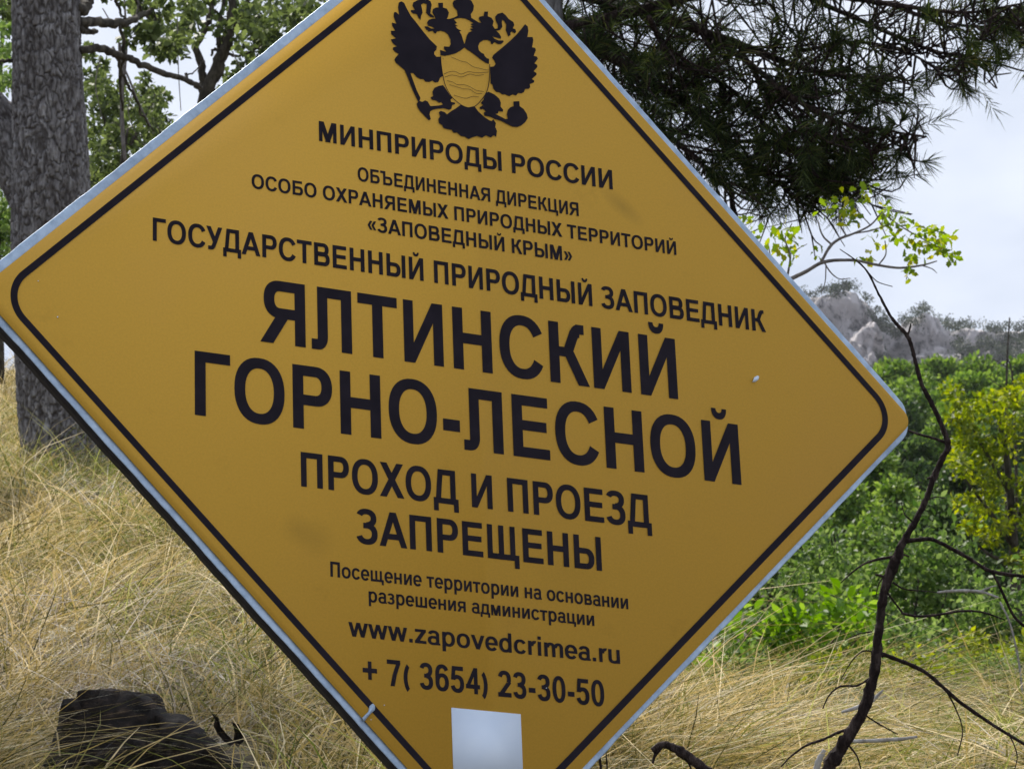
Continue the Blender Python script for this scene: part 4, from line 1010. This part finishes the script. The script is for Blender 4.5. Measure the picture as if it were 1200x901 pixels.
M_metal, nd, lk, b = new_mat('galvanised_frame')
tc = N(nd, 'ShaderNodeTexCoord'); n1 = N(nd, 'ShaderNodeTexNoise', Scale=70, Detail=6, Roughness=.7); lk.new(tc.outputs['Object'], n1.inputs[0])
n2 = N(nd, 'ShaderNodeTexNoise', Scale=9, Detail=3); lk.new(tc.outputs['Object'], n2.inputs[0])
r1 = ramp(nd, [(.3, (.32, .42, .54)), (.55, (.48, .60, .75)), (.75, (.60, .72, .86))]); lk.new(n1.outputs['Fac'], r1.inputs[0])
r2 = ramp(nd, [(.35, (.8, .8, .82)), (.6, (1, 1, 1))]); lk.new(n2.outputs['Fac'], r2.inputs[0])
m1 = N(nd, 'ShaderNodeMixRGB', blend_type='MULTIPLY'); m1.inputs[0].default_value = 1; lk.new(r1.outputs[0], m1.inputs[1]); lk.new(r2.outputs[0], m1.inputs[2]); lk.new(m1.outputs[0], b.inputs['Base Color'])
b.inputs['Metallic'].default_value = .35; b.inputs['Roughness'].default_value = .42
bp = N(nd, 'ShaderNodeBump', Strength=.25, Distance=.001); lk.new(n1.outputs['Fac'], bp.inputs['Height']); lk.new(bp.outputs[0], b.inputs['Normal'])

M_flange, nd, lk, b = new_mat('shade_coloured_flange')  # shadow on the frame's side, put into a near-black colour
tc = N(nd, 'ShaderNodeTexCoord'); n1 = N(nd, 'ShaderNodeTexNoise', Scale=90, Detail=5); lk.new(tc.outputs['Object'], n1.inputs[0])
r1 = ramp(nd, [(.35, (.006, .005, .007)), (.75, (.022, .020, .025))]); lk.new(n1.outputs['Fac'], r1.inputs[0]); lk.new(r1.outputs[0], b.inputs['Base Color']); b.inputs['Roughness'].default_value = .6

M_label, nd, lk, b = new_mat('white_sticker')
tc = N(nd, 'ShaderNodeTexCoord'); n1 = N(nd, 'ShaderNodeTexNoise', Scale=30, Detail=4); lk.new(tc.outputs['Object'], n1.inputs[0])
r1 = ramp(nd, [(.3, (.68, .77, .90)), (.7, (.74, .82, .93))]); lk.new(n1.outputs['Fac'], r1.inputs[0]); lk.new(r1.outputs[0], b.inputs['Base Color']); b.inputs['Roughness'].default_value = .4

def prism(name, outline, z0, z1, mat, bev=0.0, **kw):
    """flat plate from an outline in sign units (counter-clockwise)"""
    o_ = np.array(outline, dtype=float) * SIDE; n = len(o_)
    V = np.vstack([np.column_stack([o_, np.full(n, z0)]), np.column_stack([o_, np.full(n, z1)])])
    F = [np.array([(k, (k + 1) % n, n + (k + 1) % n, n + k) for k in range(n)]), (np.arange(n) + n).reshape(1, n), np.arange(n)[::-1].reshape(1, n)]
    return link(name, np_mesh(name, V, F), mat, sign, **kw)

def rdiamond(d, r, seg=12):
    """diamond |x|+|y| = d with corners rounded to radius r (counter-clockwise from the right corner)"""
    out = []
    for q in range(4):
        a0 = q * math.pi / 2
        cx, cy = math.cos(a0) * (d - r * math.sqrt(2)), math.sin(a0) * (d - r * math.sqrt(2))
        for a in np.linspace(a0 - math.pi / 4, a0 + math.pi / 4, seg): out.append((cx + r * math.cos(a), cy + r * math.sin(a)))
    return np.array(out)

# slightly uneven hand-cut panel edge
prism('panel', rdiamond(.7107, .020, 7), -.0012, 0, M_yellow)
# black border line
oo, ii_ = rdiamond(.688, .050, 18) * SIDE, rdiamond(.6745, .0405, 18) * SIDE
n = len(oo); V = np.vstack([np.column_stack([oo, np.full(n, .0004)]), np.column_stack([ii_, np.full(n, .0004)])])
link('border_line', np_mesh('border_line', V, np.array([(k, (k + 1) % n, n + (k + 1) % n, n + k) for k in range(n)])), M_ink, sign)
# metal frame: four rails; each a front lip standing out behind the panel and a side flange going back
def rail(a0, name):
    """rail along one side; a0 = direction of its outward normal"""
    nx_, ny_ = math.cos(a0), math.sin(a0); tx, ty = -ny_, nx_
    h = .7107 / math.sqrt(2); lip = .5120 + (.0018 if ny_ > 0 and nx_ > 0 else 0) + (.0035 if ny_ > 0 and nx_ < 0 else 0) - (.0015 if ny_ < 0 and nx_ > 0 else 0)
    m = MB(); nst = 160
    prof = [(h - .03, -.0052), (h - .03, -.0026), (lip - .0016, -.0024), (lip - .0003, -.0027), (lip, -.0030), (lip, -.0032)]
    prof2 = [(lip + .0001, -.0032), (lip + .0001, -.020), (h - .02, -.020), (h - .02, -.0055)]
    for pr, key in ((prof, 'lip'), (prof2, 'side')):
        V = []
        for s_ in range(nst + 1):
            u = (s_ / nst * 2 - 1)
            lim = h - .012
            w = u * lim
            dent = .0004 * math.sin(w * 23 + a0 * 5) + .0002 * math.sin(w * 61 + a0) + .0006 * mnoise.noise(Vector((w * 55, a0 * 3, 0)))
            edge = max(0, (abs(w) - (h - .034)) / .022)
            for (pp, zz) in pr:
                q = pp + (dent if pp > h else 0) 
                if pp > h: q -= (pp - h + .0) * min(1, edge) ** 2 * .9
                V.append(((nx_ * q + tx * w) * SIDE, (ny_ * q + ty * w) * SIDE, zz * (1 if zz > -.01 else 1)))
        k = len(pr); V = np.array(V)
        a = np.arange(nst)[:, None] * k; bq = np.arange(k - (1 if key == 'lip' else 0))[None, :]; b2 = (bq + 1) % k
        F = np.stack([a + bq, a + b2, a + k + b2, a + k + bq], -1).reshape(-1, 4)
        mm_ = MB(); mm_.add(V, [F[:, ::-1], np.arange(k).reshape(1, k), (np.arange(k) + nst * k)[::-1].reshape(1, k)])
        link('frame_lip' if key == 'lip' else 'side_flange', mm_.mesh('frame_lip'), M_metal if key == 'lip' else M_flange, sign)
for q in range(4): rail(math.pi / 4 + q * math.pi / 2, 'rail')
prism('back_plate', rdiamond(.688, .03, 5), -.019, -.0165, M_metal)

# bent metal tab over the lower left edge
tab = [(424, 841), (431, 834), (432.5, 827), (436, 824.5), (438.5, 827), (438.5, 832), (433, 837), (429, 841.5), (426, 846)]
prism('metal_tab', [S(*q) for q in tab][::-1], .0006, .0022, M_metal)
# paint chip
chip = [(881.2, 448), (883.4, 442.5), (887, 440.8), (888.6, 442), (887.8, 445.5), (884.5, 447.8)]
prism('paint_chip', [S(*q) for q in chip][::-1], .0003, .0022, M_label)
prism('paint_chip', [(x_ , y_) for x_, y_ in [S(66.2, 371.3), S(67.7, 371.1), S(67.9, 372.6), S(66.8, 373)]][::-1], .0007, .0014, M_label)
for (cx_, cy_) in ((44.5, 329.5), (450, 826), (434.5, 843), (640, 806)):
    prism('paint_fleck', [S(cx_ - .7, cy_), S(cx_, cy_ - .6), S(cx_ + .9, cy_), S(cx_, cy_ + .7)][::-1], .0003, .0009, M_label)
# white sticker near the lower corner
prism('sticker', [(-.0525, -.612), (.0492, -.612), (.0492, -.505), (-.0525, -.505)], .0002, .0009, M_label)

# ---- lettering: strokes of a condensed bold grotesque, cap height 716
ST, BR = 150.0, 118.0
def rect(x0, y0, x1, y1): return [[(x0, y0), (x1, y0), (x1, y1), (x0, y1)]]
def diag(xb, yb, xt, yt, w): return [[(xb, yb), (xb + w, yb), (xt + w, yt), (xt, yt)]]
def ring(cx, cy, rx, ry, a0=0, a1=360, tx=None, ty=None, e=2.25):
    tx = tx or ST; ty = ty or BR
    n = max(4, int(abs(a1 - a0) / 9))
    out = []
    def pt(a, qx, qy):
        c, s = math.cos(a), math.sin(a)
        return (cx + qx * math.copysign(abs(c) ** (2 / e), c), cy + qy * math.copysign(abs(s) ** (2 / e), s))
    A = np.radians(np.linspace(a0, a1, n + 1))
    for k in range(n):
        q = [pt(A[k], rx, ry), pt(A[k + 1], rx, ry), pt(A[k + 1], rx - tx, ry - ty), pt(A[k], rx - tx, ry - ty)]
        out.append(q)
    return [('strip', out)]
def bowl(x0, x1, y0, y1, tx=None, ty=None):
    tx = tx or ST; ty = ty or BR
    r = (y1 - y0) / 2; cx = x1 - r * 1.05
    return rect(x0, y0, cx, y0 + ty) + rect(x0, y1 - ty, cx, y1) + ring(cx, (y0 + y1) / 2, r * 1.05, r, -90, 90, tx, ty)
def bowl_l(x0, x1, y0, y1):
    r = (y1 - y0) / 2; cx = x0 + r * 1.05
    return rect(cx, y0, x1, y0 + BR) + rect(cx, y1 - BR, x1, y1) + ring(cx, (y0 + y1) / 2, r * 1.05, r, 90, 270)
def breve(cx, y=800): return ring(cx, y + 78, 118, 130, 180, 360, 70, 78)
XH = 519.0; s2, b2_ = 137.0, 104.0
G = {
 'А': (722, diag(4, 0, 280, 716, 158) + diag(562, 0, 284, 716, 160) + rect(150, 150, 575, 268)),
 'Б': (700, rect(73, 0, 223, 716) + rect(200, 598, 610, 716) + bowl(200, 660, 0, 440)),
 'В': (722, rect(73, 0, 223, 716) + bowl(200, 640, 320, 716) + bowl(200, 675, 0, 414)),
 'Г': (575, rect(73, 0, 223, 716) + rect(200, 598, 560, 716)),
 'Д': (715, rect(18, -1, 700, 117) + rect(18, -160, 150, 20) + rect(568, -160, 700, 20) + rect(150, 598, 625, 716) + rect(480, 100, 625, 716) + diag(80, 100, 150, 716, 138)),
 'Е': (667, rect(73, 0, 223, 716) + rect(200, 598, 604, 716) + rect(200, 312, 580, 428) + rect(200, 0, 618, 118)),
 'З': (615, ring(285, 536, 262, 192, 158, -90, 148, 112) + ring(290, 214, 280, 226, 90, -162, 150, 116) + rect(205, 322, 300, 436)),
 'И': (722, rect(73, 0, 216, 716) + rect(506, 0, 649, 716) + diag(84, 0, 494, 716, 145)),
 'Й': (722, rect(73, 0, 216, 716) + rect(506, 0, 649, 716) + diag(84, 0, 494, 716, 145) + breve(361)),
 'К': (660, rect(73, 0, 223, 716) + rect(200, 318, 330, 430) + diag(268, 360, 400, 640, 155) + rect(485, 604, 610, 716) + ring(545, 560, 155, 156, 90, 180, 150, 112) + diag(500, 0, 268, 400, 168)),
 'Л': (660, rect(440, 0, 590, 716) + rect(100, 598, 590, 716) + rect(100, 150, 245, 716) + ring(95, 160, 150, 162, 270, 360, 145, 118) + rect(12, -2, 96, 116)),
 'М': (833, rect(73, 0, 208, 716) + rect(625, 0, 760, 716) + diag(340, 0, 80, 716, 185) + diag(308, 0, 568, 716, 185)),
 'Н': (722, rect(73, 0, 223, 716) + rect(499, 0, 649, 716) + rect(200, 306, 520, 428)),
 'О': (778, ring(389, 358, 348, 372)),
 'П': (722, rect(73, 0, 223, 716) + rect(499, 0, 649, 716) + rect(200, 598, 520, 716)),
 'Р': (667, rect(73, 0, 223, 716) + bowl(200, 628, 268, 716)),
 'С': (722, ring(385, 358, 342, 372, 28, 332)),
 'Т': (611, rect(230, 0, 380, 716) + rect(20, 598, 592, 716)),
 'У': (620, diag(190, 90, 452, 716, 155) + diag(250, 235, 5, 716, 168) + rect(70, -8, 190, 108) + ring(175, 130, 165, 138, 270, 345, 140, 116)),
 'Х': (667, diag(4, 0, 466, 716, 182) + diag(482, 0, 20, 716, 182)),
 'Ц': (735, rect(73, 0, 216, 716) + rect(480, 0, 623, 716) + rect(73, 0, 715, 118) + rect(590, -160, 715, 60)),
 'Щ': (950, rect(73, 0, 210, 716) + rect(375, 0, 512, 716) + rect(680, 0, 817, 716) + rect(73, 0, 915, 118) + rect(790, -160, 915, 60)),
 'Ъ': (830, rect(190, 0, 340, 716) + rect(12, 598, 340, 716) + bowl(310, 780, 0, 446)),
 'Ы': (890, rect(73, 0, 223, 716) + bowl(200, 625, 0, 446) + rect(675, 0, 822, 716)),
 'Я': (722, rect(499, 0, 649, 716) + bowl_l(62, 520, 288, 716) + diag(8, 0, 268, 360, 182)),
 'о': (611, ring(305, 260, 270, 272, 0, 360, s2, b2_)),
 'с': (556, ring(295, 260, 262, 272, 32, 328, s2, b2_)),
 'е': (556, ring(285, 260, 258, 272, 0, 322, s2, b2_) + rect(120, 208, 540, 296)),
 'п': (600, rect(66, 0, 203, XH) + rect(397, 0, 534, XH) + rect(180, XH - b2_, 420, XH)),
 'щ': (880, rect(66, 0, 195, XH) + rect(345, 0, 470, XH) + rect(620, 0, 748, XH) + rect(66, 0, 850, b2_) + rect(730, -140, 850, 60)),
 'ш': (830, rect(66, 0, 200, XH) + rect(348, 0, 480, XH) + rect(630, 0, 764, XH) + rect(66, 0, 764, b2_)),
 'н': (600, rect(66, 0, 203, XH) + rect(397, 0, 534, XH) + rect(180, 210, 420, 312)),
 'и': (610, rect(66, 0, 200, XH) + rect(410, 0, 544, XH) + diag(76, 0, 400, XH, 134)),
 'т': (490, rect(178, 0, 315, XH) + rect(15, XH - b2_, 478, XH)),
 'р': (611, rect(66, -199, 203, XH) + ring(318, 260, 256, 272, 0, 360, s2, b2_)),
 'а': (556, rect(370, 0, 500, 380) + ring(275, 352, 226, 180, 0, 165, 130, b2_) + ring(270, 158, 236, 170, 30, 340, 132, 92) + rect(250, 228, 400, 318) + rect(430, 0, 535, 70)),
 'в': (580, rect(66, 0, 200, XH) + bowl(180, 500, 222, XH, 130, 96) + bowl(180, 540, 0, 306, 134, 98)),
 'з': (490, ring(225, 382, 205, 148, 160, -90, 130, 92) + ring(228, 156, 222, 168, 90, -162, 134, 94) + rect(165, 228, 240, 318)),
 'я': (590, rect(392, 0, 529, XH) + ring(225, 352, 182, 167, 90, 270, 130, 96) + rect(220, XH - 96, 410, XH) + rect(220, 185, 410, 281) + diag(10, 0, 180, 250, 150)),
 'д': (610, rect(12, 0, 600, 100) + rect(12, -140, 128, 30) + rect(484, -140, 600, 30) + rect(125, XH - 100, 530, XH) + rect(400, 90, 530, XH) + diag(75, 90, 125, XH, 125)),
 'м': (715, rect(66, 0, 188, XH) + rect(527, 0, 649, XH) + diag(292, 0, 72, XH, 165) + diag(258, 0, 478, XH, 165)),
 'ц': (620, rect(66, 0, 200, XH) + rect(390, 0, 524, XH) + rect(66, 0, 606, b2_) + rect(490, -140, 606, 60)),
 'w': (778, diag(155, 0, 5, XH, 140) + diag(165, 0, 320, XH, 130) + diag(490, 0, 335, XH, 130) + diag(490, 0, 635, XH, 140)),
 'z': (500, rect(30, XH - b2_, 468, XH) + rect(20, 0, 480, b2_) + diag(22, 80, 290, XH - 80, 178)),
 'v': (556, diag(208, 0, 5, XH, 146) + diag(208, 0, 408, XH, 146)),
 'd': (611, rect(410, 0, 547, 716) + ring(296, 260, 256, 272, 0, 360, s2, b2_)),
 'r': (389, rect(66, 0, 203, XH) + ring(345, 330, 200, 202, 75, 180, 137, b2_)),
 'i': (278, rect(72, 0, 209, XH) + rect(72, 592, 209, 716)),
 'm': (889, rect(60, 0, 197, XH) + ring(325, 340, 192, 192, 0, 180, s2, b2_) + rect(380, 0, 517, 345) + ring(645, 340, 192, 192, 0, 180, s2, b2_) + rect(700, 0, 837, 345)),
 'u': (611, rect(66, 170, 203, XH) + ring(305, 178, 239, 190, 180, 360, s2, b2_) + rect(408, 0, 545, XH)),
 '0': (556, ring(278, 358, 240, 372, 0, 360, 140, 112)),
 '2': (556, ring(275, 500, 235, 228, 165, -35, 142, 112) + diag(35, 60, 345, 400, 175) + rect(30, 0, 512, 122)),
 '3': (556, ring(265, 530, 228, 198, 165, -90, 140, 110) + ring(268, 205, 240, 216, 90, -168, 142, 114) + rect(195, 318, 280, 426)),
 '4': (556, rect(322, 0, 455, 716) + rect(25, 140, 535, 258) + diag(28, 200, 322, 716, 134)),
 '5': (556, rect(95, 598, 490, 716) + diag(48, 340, 92, 716, 132) + ring(270, 235, 245, 246, 142, -165, 142, 112)),
 '6': (556, ring(283, 236, 240, 248, 0, 360, 140, 108) + rect(43, 230, 180, 470) + ring(285, 470, 242, 258, 25, 180, 138, 108)),
 '7': (556, rect(40, 598, 515, 716) + diag(150, 0, 240, 330, 148) + diag(240, 325, 378, 640, 148)),
 '-': (333, rect(45, 190, 290, 325)),
 '(': (333, ring(400, 260, 330, 480, 128, 232, 138, 118, 2.0)),
 ')': (333, ring(-70, 260, 330, 480, -52, 52, 138, 118, 2.0)),
 '+': (584, rect(38, 300, 545, 425) + rect(228, 115, 355, 610)),
 '.': (278, rect(70, 0, 210, 137)),
 '«': (556, diag(170, 60, 40, 275, 135) + diag(40, 273, 170, 488, 135) + diag(380, 60, 250, 275, 135) + diag(250, 273, 380, 488, 135)),
 '»': (556, diag(40, 60, 170, 275, 135) + diag(170, 273, 40, 488, 135) + diag(250, 60, 380, 275, 135) + diag(380, 273, 250, 488, 135)),
 ' ': (278, []),
}
for a_, b_l in zip('apoec', 'араое'): pass
G['a'] = G['а']; G['p'] = G['р']; G['o'] = G['о']; G['e'] = G['е']; G['c'] = G['с']

def text_line(txt, base, cap, x0, x1, weight=1.0):
    pen = 0.0; items = []
    for ch in txt:
        adv, gl = G[ch]
        items.append((pen, gl, ch)); pen += adv
    # ink extents
    def ext(gl, f):
        vals = []
        for p in gl:
            if p and p[0] == 'strip':
                for q in p[1]: vals += [v[0] for v in q]
            else: vals += [v[0] for v in p]
        return f(vals)
    inkl = items[0][0] + ext(items[0][1], min); inkr = items[-1][0] + ext(items[-1][1], max)
    kx = (x1 - x0) / (inkr - inkl); ky = cap / 716.0
    m = MB()
    for gi, (pen, gl, ch) in enumerate(items):
        z = .0004
        for p in gl:
            z += .00003
            polys = p[1] if (p and p[0] == 'strip') else [p]
            for q in polys:
                V = [((x0 + (pen + v[0] - inkl) * kx) * SIDE, (base + v[1] * ky) * SIDE, z) for v in q]
                m.add(V, np.arange(len(V)).reshape(1, -1))
    link('lettering', m.mesh('lettering'), M_ink, sign)

for args in [('МИНПРИРОДЫ РОССИИ', .297, .0308, -.2268, .2315), ('ОБЪЕДИНЕННАЯ ДИРЕКЦИЯ', .2455, .0212, -.1696, .174), ('ОСОБО ОХРАНЯЕМЫХ ПРИРОДНЫХ ТЕРРИТОРИЙ', .2085, .0215, -.328, .330),
             ('«ЗАПОВЕДНЫЙ КРЫМ»', .1715, .0225, -.1564, .160), ('ГОСУДАРСТВЕННЫЙ ПРИРОДНЫЙ ЗАПОВЕДНИК', .1075, .034, -.471, .471), ('ЯЛТИНСКИЙ', -.0172, .0927, -.318, .3187),
             ('ГОРНО-ЛЕСНОЙ', -.1354, .0918, -.412, .413), ('ПРОХОД И ПРОЕЗД', -.218, .0491, -.262, .2645), ('ЗАПРЕЩЕНЫ', -.2888, .049, -.1835, .183),
             ('Посещение территории на основании', -.3402, .0212, -.2222, .2208), ('разрешения администрации', -.3697, .0205, -.168, .167), ('www.zapovedcrimea.ru', -.4201, .0272, -.198, .2037),
             ('+ 7( 3654) 23-30-50', -.4830, .0362, -.179, .1768)]:
    text_line(*args)

# ---- the emblem: double headed eagle, traced flat on the sheet
def E(pts): return [S(440 + x / 5.4545, y / 5.4545) for x, y in pts]
def E2(pts, x0, y0, k): return [S(x0 + x / k, y0 + y / k) for x, y in pts]
def flat(pts, name='emblem_shape', z=.0006, mat=None, parent=None):
    c = bpy.data.curves.new(name, 'CURVE'); c.dimensions = '2D'; c.fill_mode = 'BOTH'
    for q in pts:
        sp = c.splines.new('POLY'); sp.points.add(len(q) - 1)
        for k, v in enumerate(q): sp.points[k].co = (v[0] * SIDE, v[1] * SIDE, 0, 1)
        sp.use_cyclic_u = True
    tmp = bpy.data.objects.new('tmp', c); COL.objects.link(tmp)
    me = bpy.data.meshes.new_from_object(tmp.evaluated_get(bpy.context.evaluated_depsgraph_get()))
    me.name = name
    bpy.data.objects.remove(tmp); bpy.data.curves.remove(c)
    me.transform(Matrix.Translation((0, 0, z)))
    me.materials.clear()
    return link(name, me, mat or M_ink, parent)
emblem = link('emblem', None, parent=sign)
wing_l = [(165, 12), (182, 22), (200, 60), (225, 105), (262, 150), (300, 200), (345, 255), (392, 300), (388, 322), (374, 335), (374, 350), (388, 366), (415, 366), (418, 420), (430, 480), (428, 490), (412, 500), (400, 528), (380, 530), (362, 518), (345, 527), (318, 525), (305, 508), (285, 508), (262, 495), (240, 470), (205, 470),
          (190, 455), (160, 430), (130, 405), (120, 385), (128, 370), (148, 348), (125, 335), (110, 318), (112, 305), (135, 300), (110, 280), (97, 255), (130, 248), (100, 222), (97, 200), (125, 200), (105, 165), (104, 148), (132, 155), (115, 110), (118, 82), (130, 80), (150, 98), (143, 50), (148, 20)]
wing_r = [(955, 158), (972, 172), (976, 200), (970, 240), (985, 240), (1003, 240), (1008, 260), (1000, 305), (1020, 310), (1024, 325), (1010, 360), (1030, 365), (1037, 378), (1015, 408), (1032, 418), (1034, 432), (1010, 458), (1028, 470), (1028, 482), (998, 508), (1014, 518), (1012, 530), (985, 540), (988, 560), (980, 570), (955, 572), (948, 592), (930, 600), (912, 596), (898, 614),
          (875, 606), (855, 618), (828, 606), (808, 606), (795, 594), (772, 590), (752, 568), (748, 545), (735, 535), (732, 430), (755, 428), (768, 412), (760, 392), (745, 372), (752, 355), (800, 315), (830, 290), (862, 262), (900, 225), (930, 190)]
body = [(415, 355), (412, 322), (440, 332), (452, 335), (438, 318), (436, 300), (470, 302), (480, 285), (478, 255), (462, 222), (440, 206), (415, 200), (392, 205), (384, 218), (372, 212), (366, 200), (340, 205), (318, 185), (312, 172), (330, 172), (355, 186), (378, 186), (355, 172), (335, 168), (328, 148), (340, 130), (368, 122),
        (400, 128), (440, 125), (470, 125), (495, 118), (525, 105), (520, 70), (500, 50), (492, 25), (500, 8), (530, -6), (555, -8), (590, -6), (612, 8), (628, 40), (624, 70), (608, 95), (612, 118), (660, 148), (680, 150), (700, 140), (730, 145), (750, 170), (770, 200), (790, 218), (802, 240), (800, 252), (780, 245), (760, 240), (745, 238),
        (762, 252), (785, 262), (800, 262), (815, 262), (818, 272), (800, 286), (780, 284), (760, 272), (745, 288), (738, 282), (735, 268), (715, 258), (690, 260), (665, 275), (655, 300), (660, 325), (675, 340), (692, 348), (697, 362), (710, 375), (725, 380), (724, 412), (700, 402), (670, 382), (640, 358), (610, 335), (585, 320), (568, 306), (545, 325), (510, 345), (470, 355), (440, 360)]
gap1 = [(500, 128), (522, 120), (545, 118), (575, 122), (600, 135), (625, 152), (605, 158), (624, 168), (606, 172), (624, 186), (600, 188), (618, 202), (595, 210), (583, 230), (573, 270), (567, 285), (560, 262), (548, 225), (535, 205), (548, 200), (520, 186), (510, 170), (528, 172), (505, 158), (520, 150)]
ribbon_l = [(225, 68), (250, 68), (235, 40), (240, 20), (265, 6), (290, -4), (325, -4), (350, 12), (358, 35), (352, 65), (350, 90), (372, 108), (372, 118), (345, 110), (322, 85), (325, 55), (325, 30), (305, 24), (290, 35), (295, 55), (300, 85), (290, 105), (287, 132), (272, 115), (265, 95), (240, 90), (226, 80)]
crown_l = [(400, 22), (430, 22), (430, 52), (455, 60), (468, 85), (462, 110), (450, 132), (385, 132), (375, 105), (362, 82), (366, 62), (385, 52), (402, 52)]
crown_r = [(695, 78), (718, 78), (716, 108), (740, 118), (754, 140), (746, 170), (740, 185), (690, 170), (672, 145), (658, 122), (664, 110), (690, 106)]
ribbon_r = [(755, 190), (780, 185), (782, 165), (768, 135), (764, 110), (780, 92), (810, 84), (830, 100), (850, 125), (880, 145), (886, 165), (876, 185), (892, 190), (898, 206), (890, 217), (870, 204), (862, 212), (862, 228), (848, 236), (842, 220), (832, 195), (835, 160), (820, 135), (808, 130), (806, 150), (810, 175), (795, 195), (775, 200)]
scept = [(186, 445), (222, 470), (240, 520), (262, 580), (286, 630), (280, 648), (298, 655), (315, 645), (332, 652), (345, 675), (350, 682), (400, 678), (430, 672), (420, 655), (405, 660), (385, 645), (360, 640), (350, 625), (368, 618), (362, 590), (375, 565), (405, 552), (430, 548), (440, 560), (470, 605), (490, 630), (478, 640), (482, 655), (506, 660), (508, 668), (488, 676), (484, 698), (470, 705), (440, 695), (395, 698), (365, 705), (348, 715),
         (344, 735), (352, 765), (340, 772), (318, 750), (305, 735), (285, 715), (268, 690), (262, 665), (272, 655), (248, 605), (224, 550), (204, 497), (184, 450)]
orb = [(690, 640), (700, 600), (722, 590), (760, 608), (790, 635), (800, 660), (798, 685), (815, 705), (812, 718), (785, 712), (782, 728), (765, 732), (800, 750), (830, 765), (845, 762), (838, 735), (845, 705), (862, 688), (882, 682), (880, 652), (918, 650), (920, 682), (945, 700), (965, 730), (972, 758), (955, 785), (930, 805), (905, 815), (875, 812), (840, 795), (800, 775), (760, 762), (735, 750), (695, 742), (690, 722), (705, 718), (690, 700), (668, 700), (664, 688), (688, 676), (672, 660)]
tail = [(545, 672), (560, 680), (590, 690), (630, 682), (655, 715), (690, 748), (725, 772), (740, 778), (752, 766), (768, 790), (764, 815), (775, 840), (770, 878), (755, 868), (735, 882), (705, 868), (680, 884), (650, 872), (620, 880), (594, 892), (570, 876), (545, 872), (520, 850), (498, 852), (485, 832), (455, 828), (432, 820), (425, 802), (404, 790), (400, 765), (412, 745), (402, 722), (415, 712), (440, 720), (455, 735), (485, 712), (510, 698)]
cross = [(545, -22), (562, -22), (562, 6), (548, 6)]
for nm, q, z in [('wing', [wing_l], .0006), ('wing', [wing_r], .0006), ('eagle_body', [body, gap1], .00066), ('ribbon', [ribbon_l], .00072), ('crown', [crown_l], .00078), ('crown', [crown_r], .00078), ('ribbon', [ribbon_r], .00072),
              ('sceptre_claw', [scept], .00084), ('orb_claw', [orb], .00084), ('tail', [tail], .0009), ('crown_cross', [cross], .00096)]:
    flat([E(a_) for a_ in q], nm, z, None, emblem)
# shield outline and the thin waves inside
def line_strip(pts, w, z, name, close=False):
    p = np.array(pts); 
    if close: p = np.vstack([p, p[:1]])
    T = unit(np.gradient(p, axis=0)); nn = np.stack([-T[:, 1], T[:, 0]], 1) * w / 2
    V = np.vstack([np.column_stack([(p + nn) * SIDE, np.full(len(p), z)]), np.column_stack([(p - nn) * SIDE, np.full(len(p), z)])]); k = len(p)
    link(name, np_mesh(name, V, np.array([(i_, i_ + 1, k + i_ + 1, k + i_) for i_ in range(k - 1)])), M_ink, emblem)
sh = [(415, 362), (418, 410), (428, 480), (445, 550), (480, 615), (520, 655), (560, 682), (595, 692), (630, 685), (665, 655), (705, 600), (722, 540), (728, 470), (728, 415)]
line_strip(smooth_path(np.array(E(sh)), 4), .0011, .00100, 'shield_outline')
for q in [[(480, 368), (510, 380), (545, 395), (580, 402), (620, 430), (660, 440), (700, 450), (725, 452)], [(435, 478), (475, 462), (510, 462), (545, 478), (590, 462), (630, 468), (670, 468), (722, 465)],
          [(440, 498), (480, 484), (515, 488), (550, 496), (600, 478), (640, 486), (690, 482)], [(455, 520), (490, 528), (520, 545), (560, 545), (600, 558), (640, 580), (690, 590)], [(470, 545), (520, 560), (560, 572), (600, 575), (640, 600), (680, 602)],
          [(500, 612), (540, 625), (580, 632), (620, 620), (660, 625)], [(428, 375), (432, 385)]]:
    line_strip(smooth_path(np.array(E(q)), 3), .0006, .00104, 'shield_wave')

# posts behind the sign
M_post = M_metal
pb = MB()
px0, pz0 = so.x + .02, so.z - .60
base_z = gz(so.x, so.y + .12)
def wtube(a, b, r_, name):
    m = MB(); tube(m, np.array([a, (np.array(a) + np.array(b)) / 2, b]), [r_] * 3, 16)
    me = m.mesh(name, True); me.transform(SMAT.inverted()); link(name, me, M_metal, sign)
top_ = np.array(SMAT @ Vector((0, .50, -.045))); bot_ = np.array(SMAT @ Vector((0, -.52, -.045)))
dn = np.array([bot_[0], bot_[1] - .02, base_z - .3])
wtube(top_, bot_, .021, 'post'); wtube(bot_, dn, .021, 'post')
for yy in (.2, -.2):
    a_ = np.array(SMAT @ Vector((-.24, yy, -.0185))); b_ = np.array(SMAT @ Vector((.24, yy, -.0185)))
    wtube(a_, b_, .006, 'bracket')

# ------------------------------------------------------------------ the air between here and the mountain
hz = bpy.data.materials.new('haze'); hz.use_nodes = True
hn = hz.node_tree.nodes; hn.clear()
ho = hn.new('ShaderNodeOutputMaterial'); hv = hn.new('ShaderNodeVolumePrincipled')
hv.inputs['Color'].default_value = (.86, .90, 1.0, 1); hv.inputs['Density'].default_value = .00010; hv.inputs['Anisotropy'].default_value = .3
hz.node_tree.links.new(hv.outputs[0], ho.inputs['Volume'])
xs_, ys_, zs_ = (-1450, 1450), (-90, 1560), (-60, 470)
Vh = np.array([(x_, y_, z_) for x_ in xs_ for y_ in ys_ for z_ in zs_], float)
Fh = np.array([(0, 1, 3, 2), (4, 6, 7, 5), (0, 4, 5, 1), (2, 3, 7, 6), (0, 2, 6, 4), (1, 5, 7, 3)])
link('haze', np_mesh('haze', Vh, Fh), hz, kind='stuff', label='thin blue grey haze in the air before the mountain')
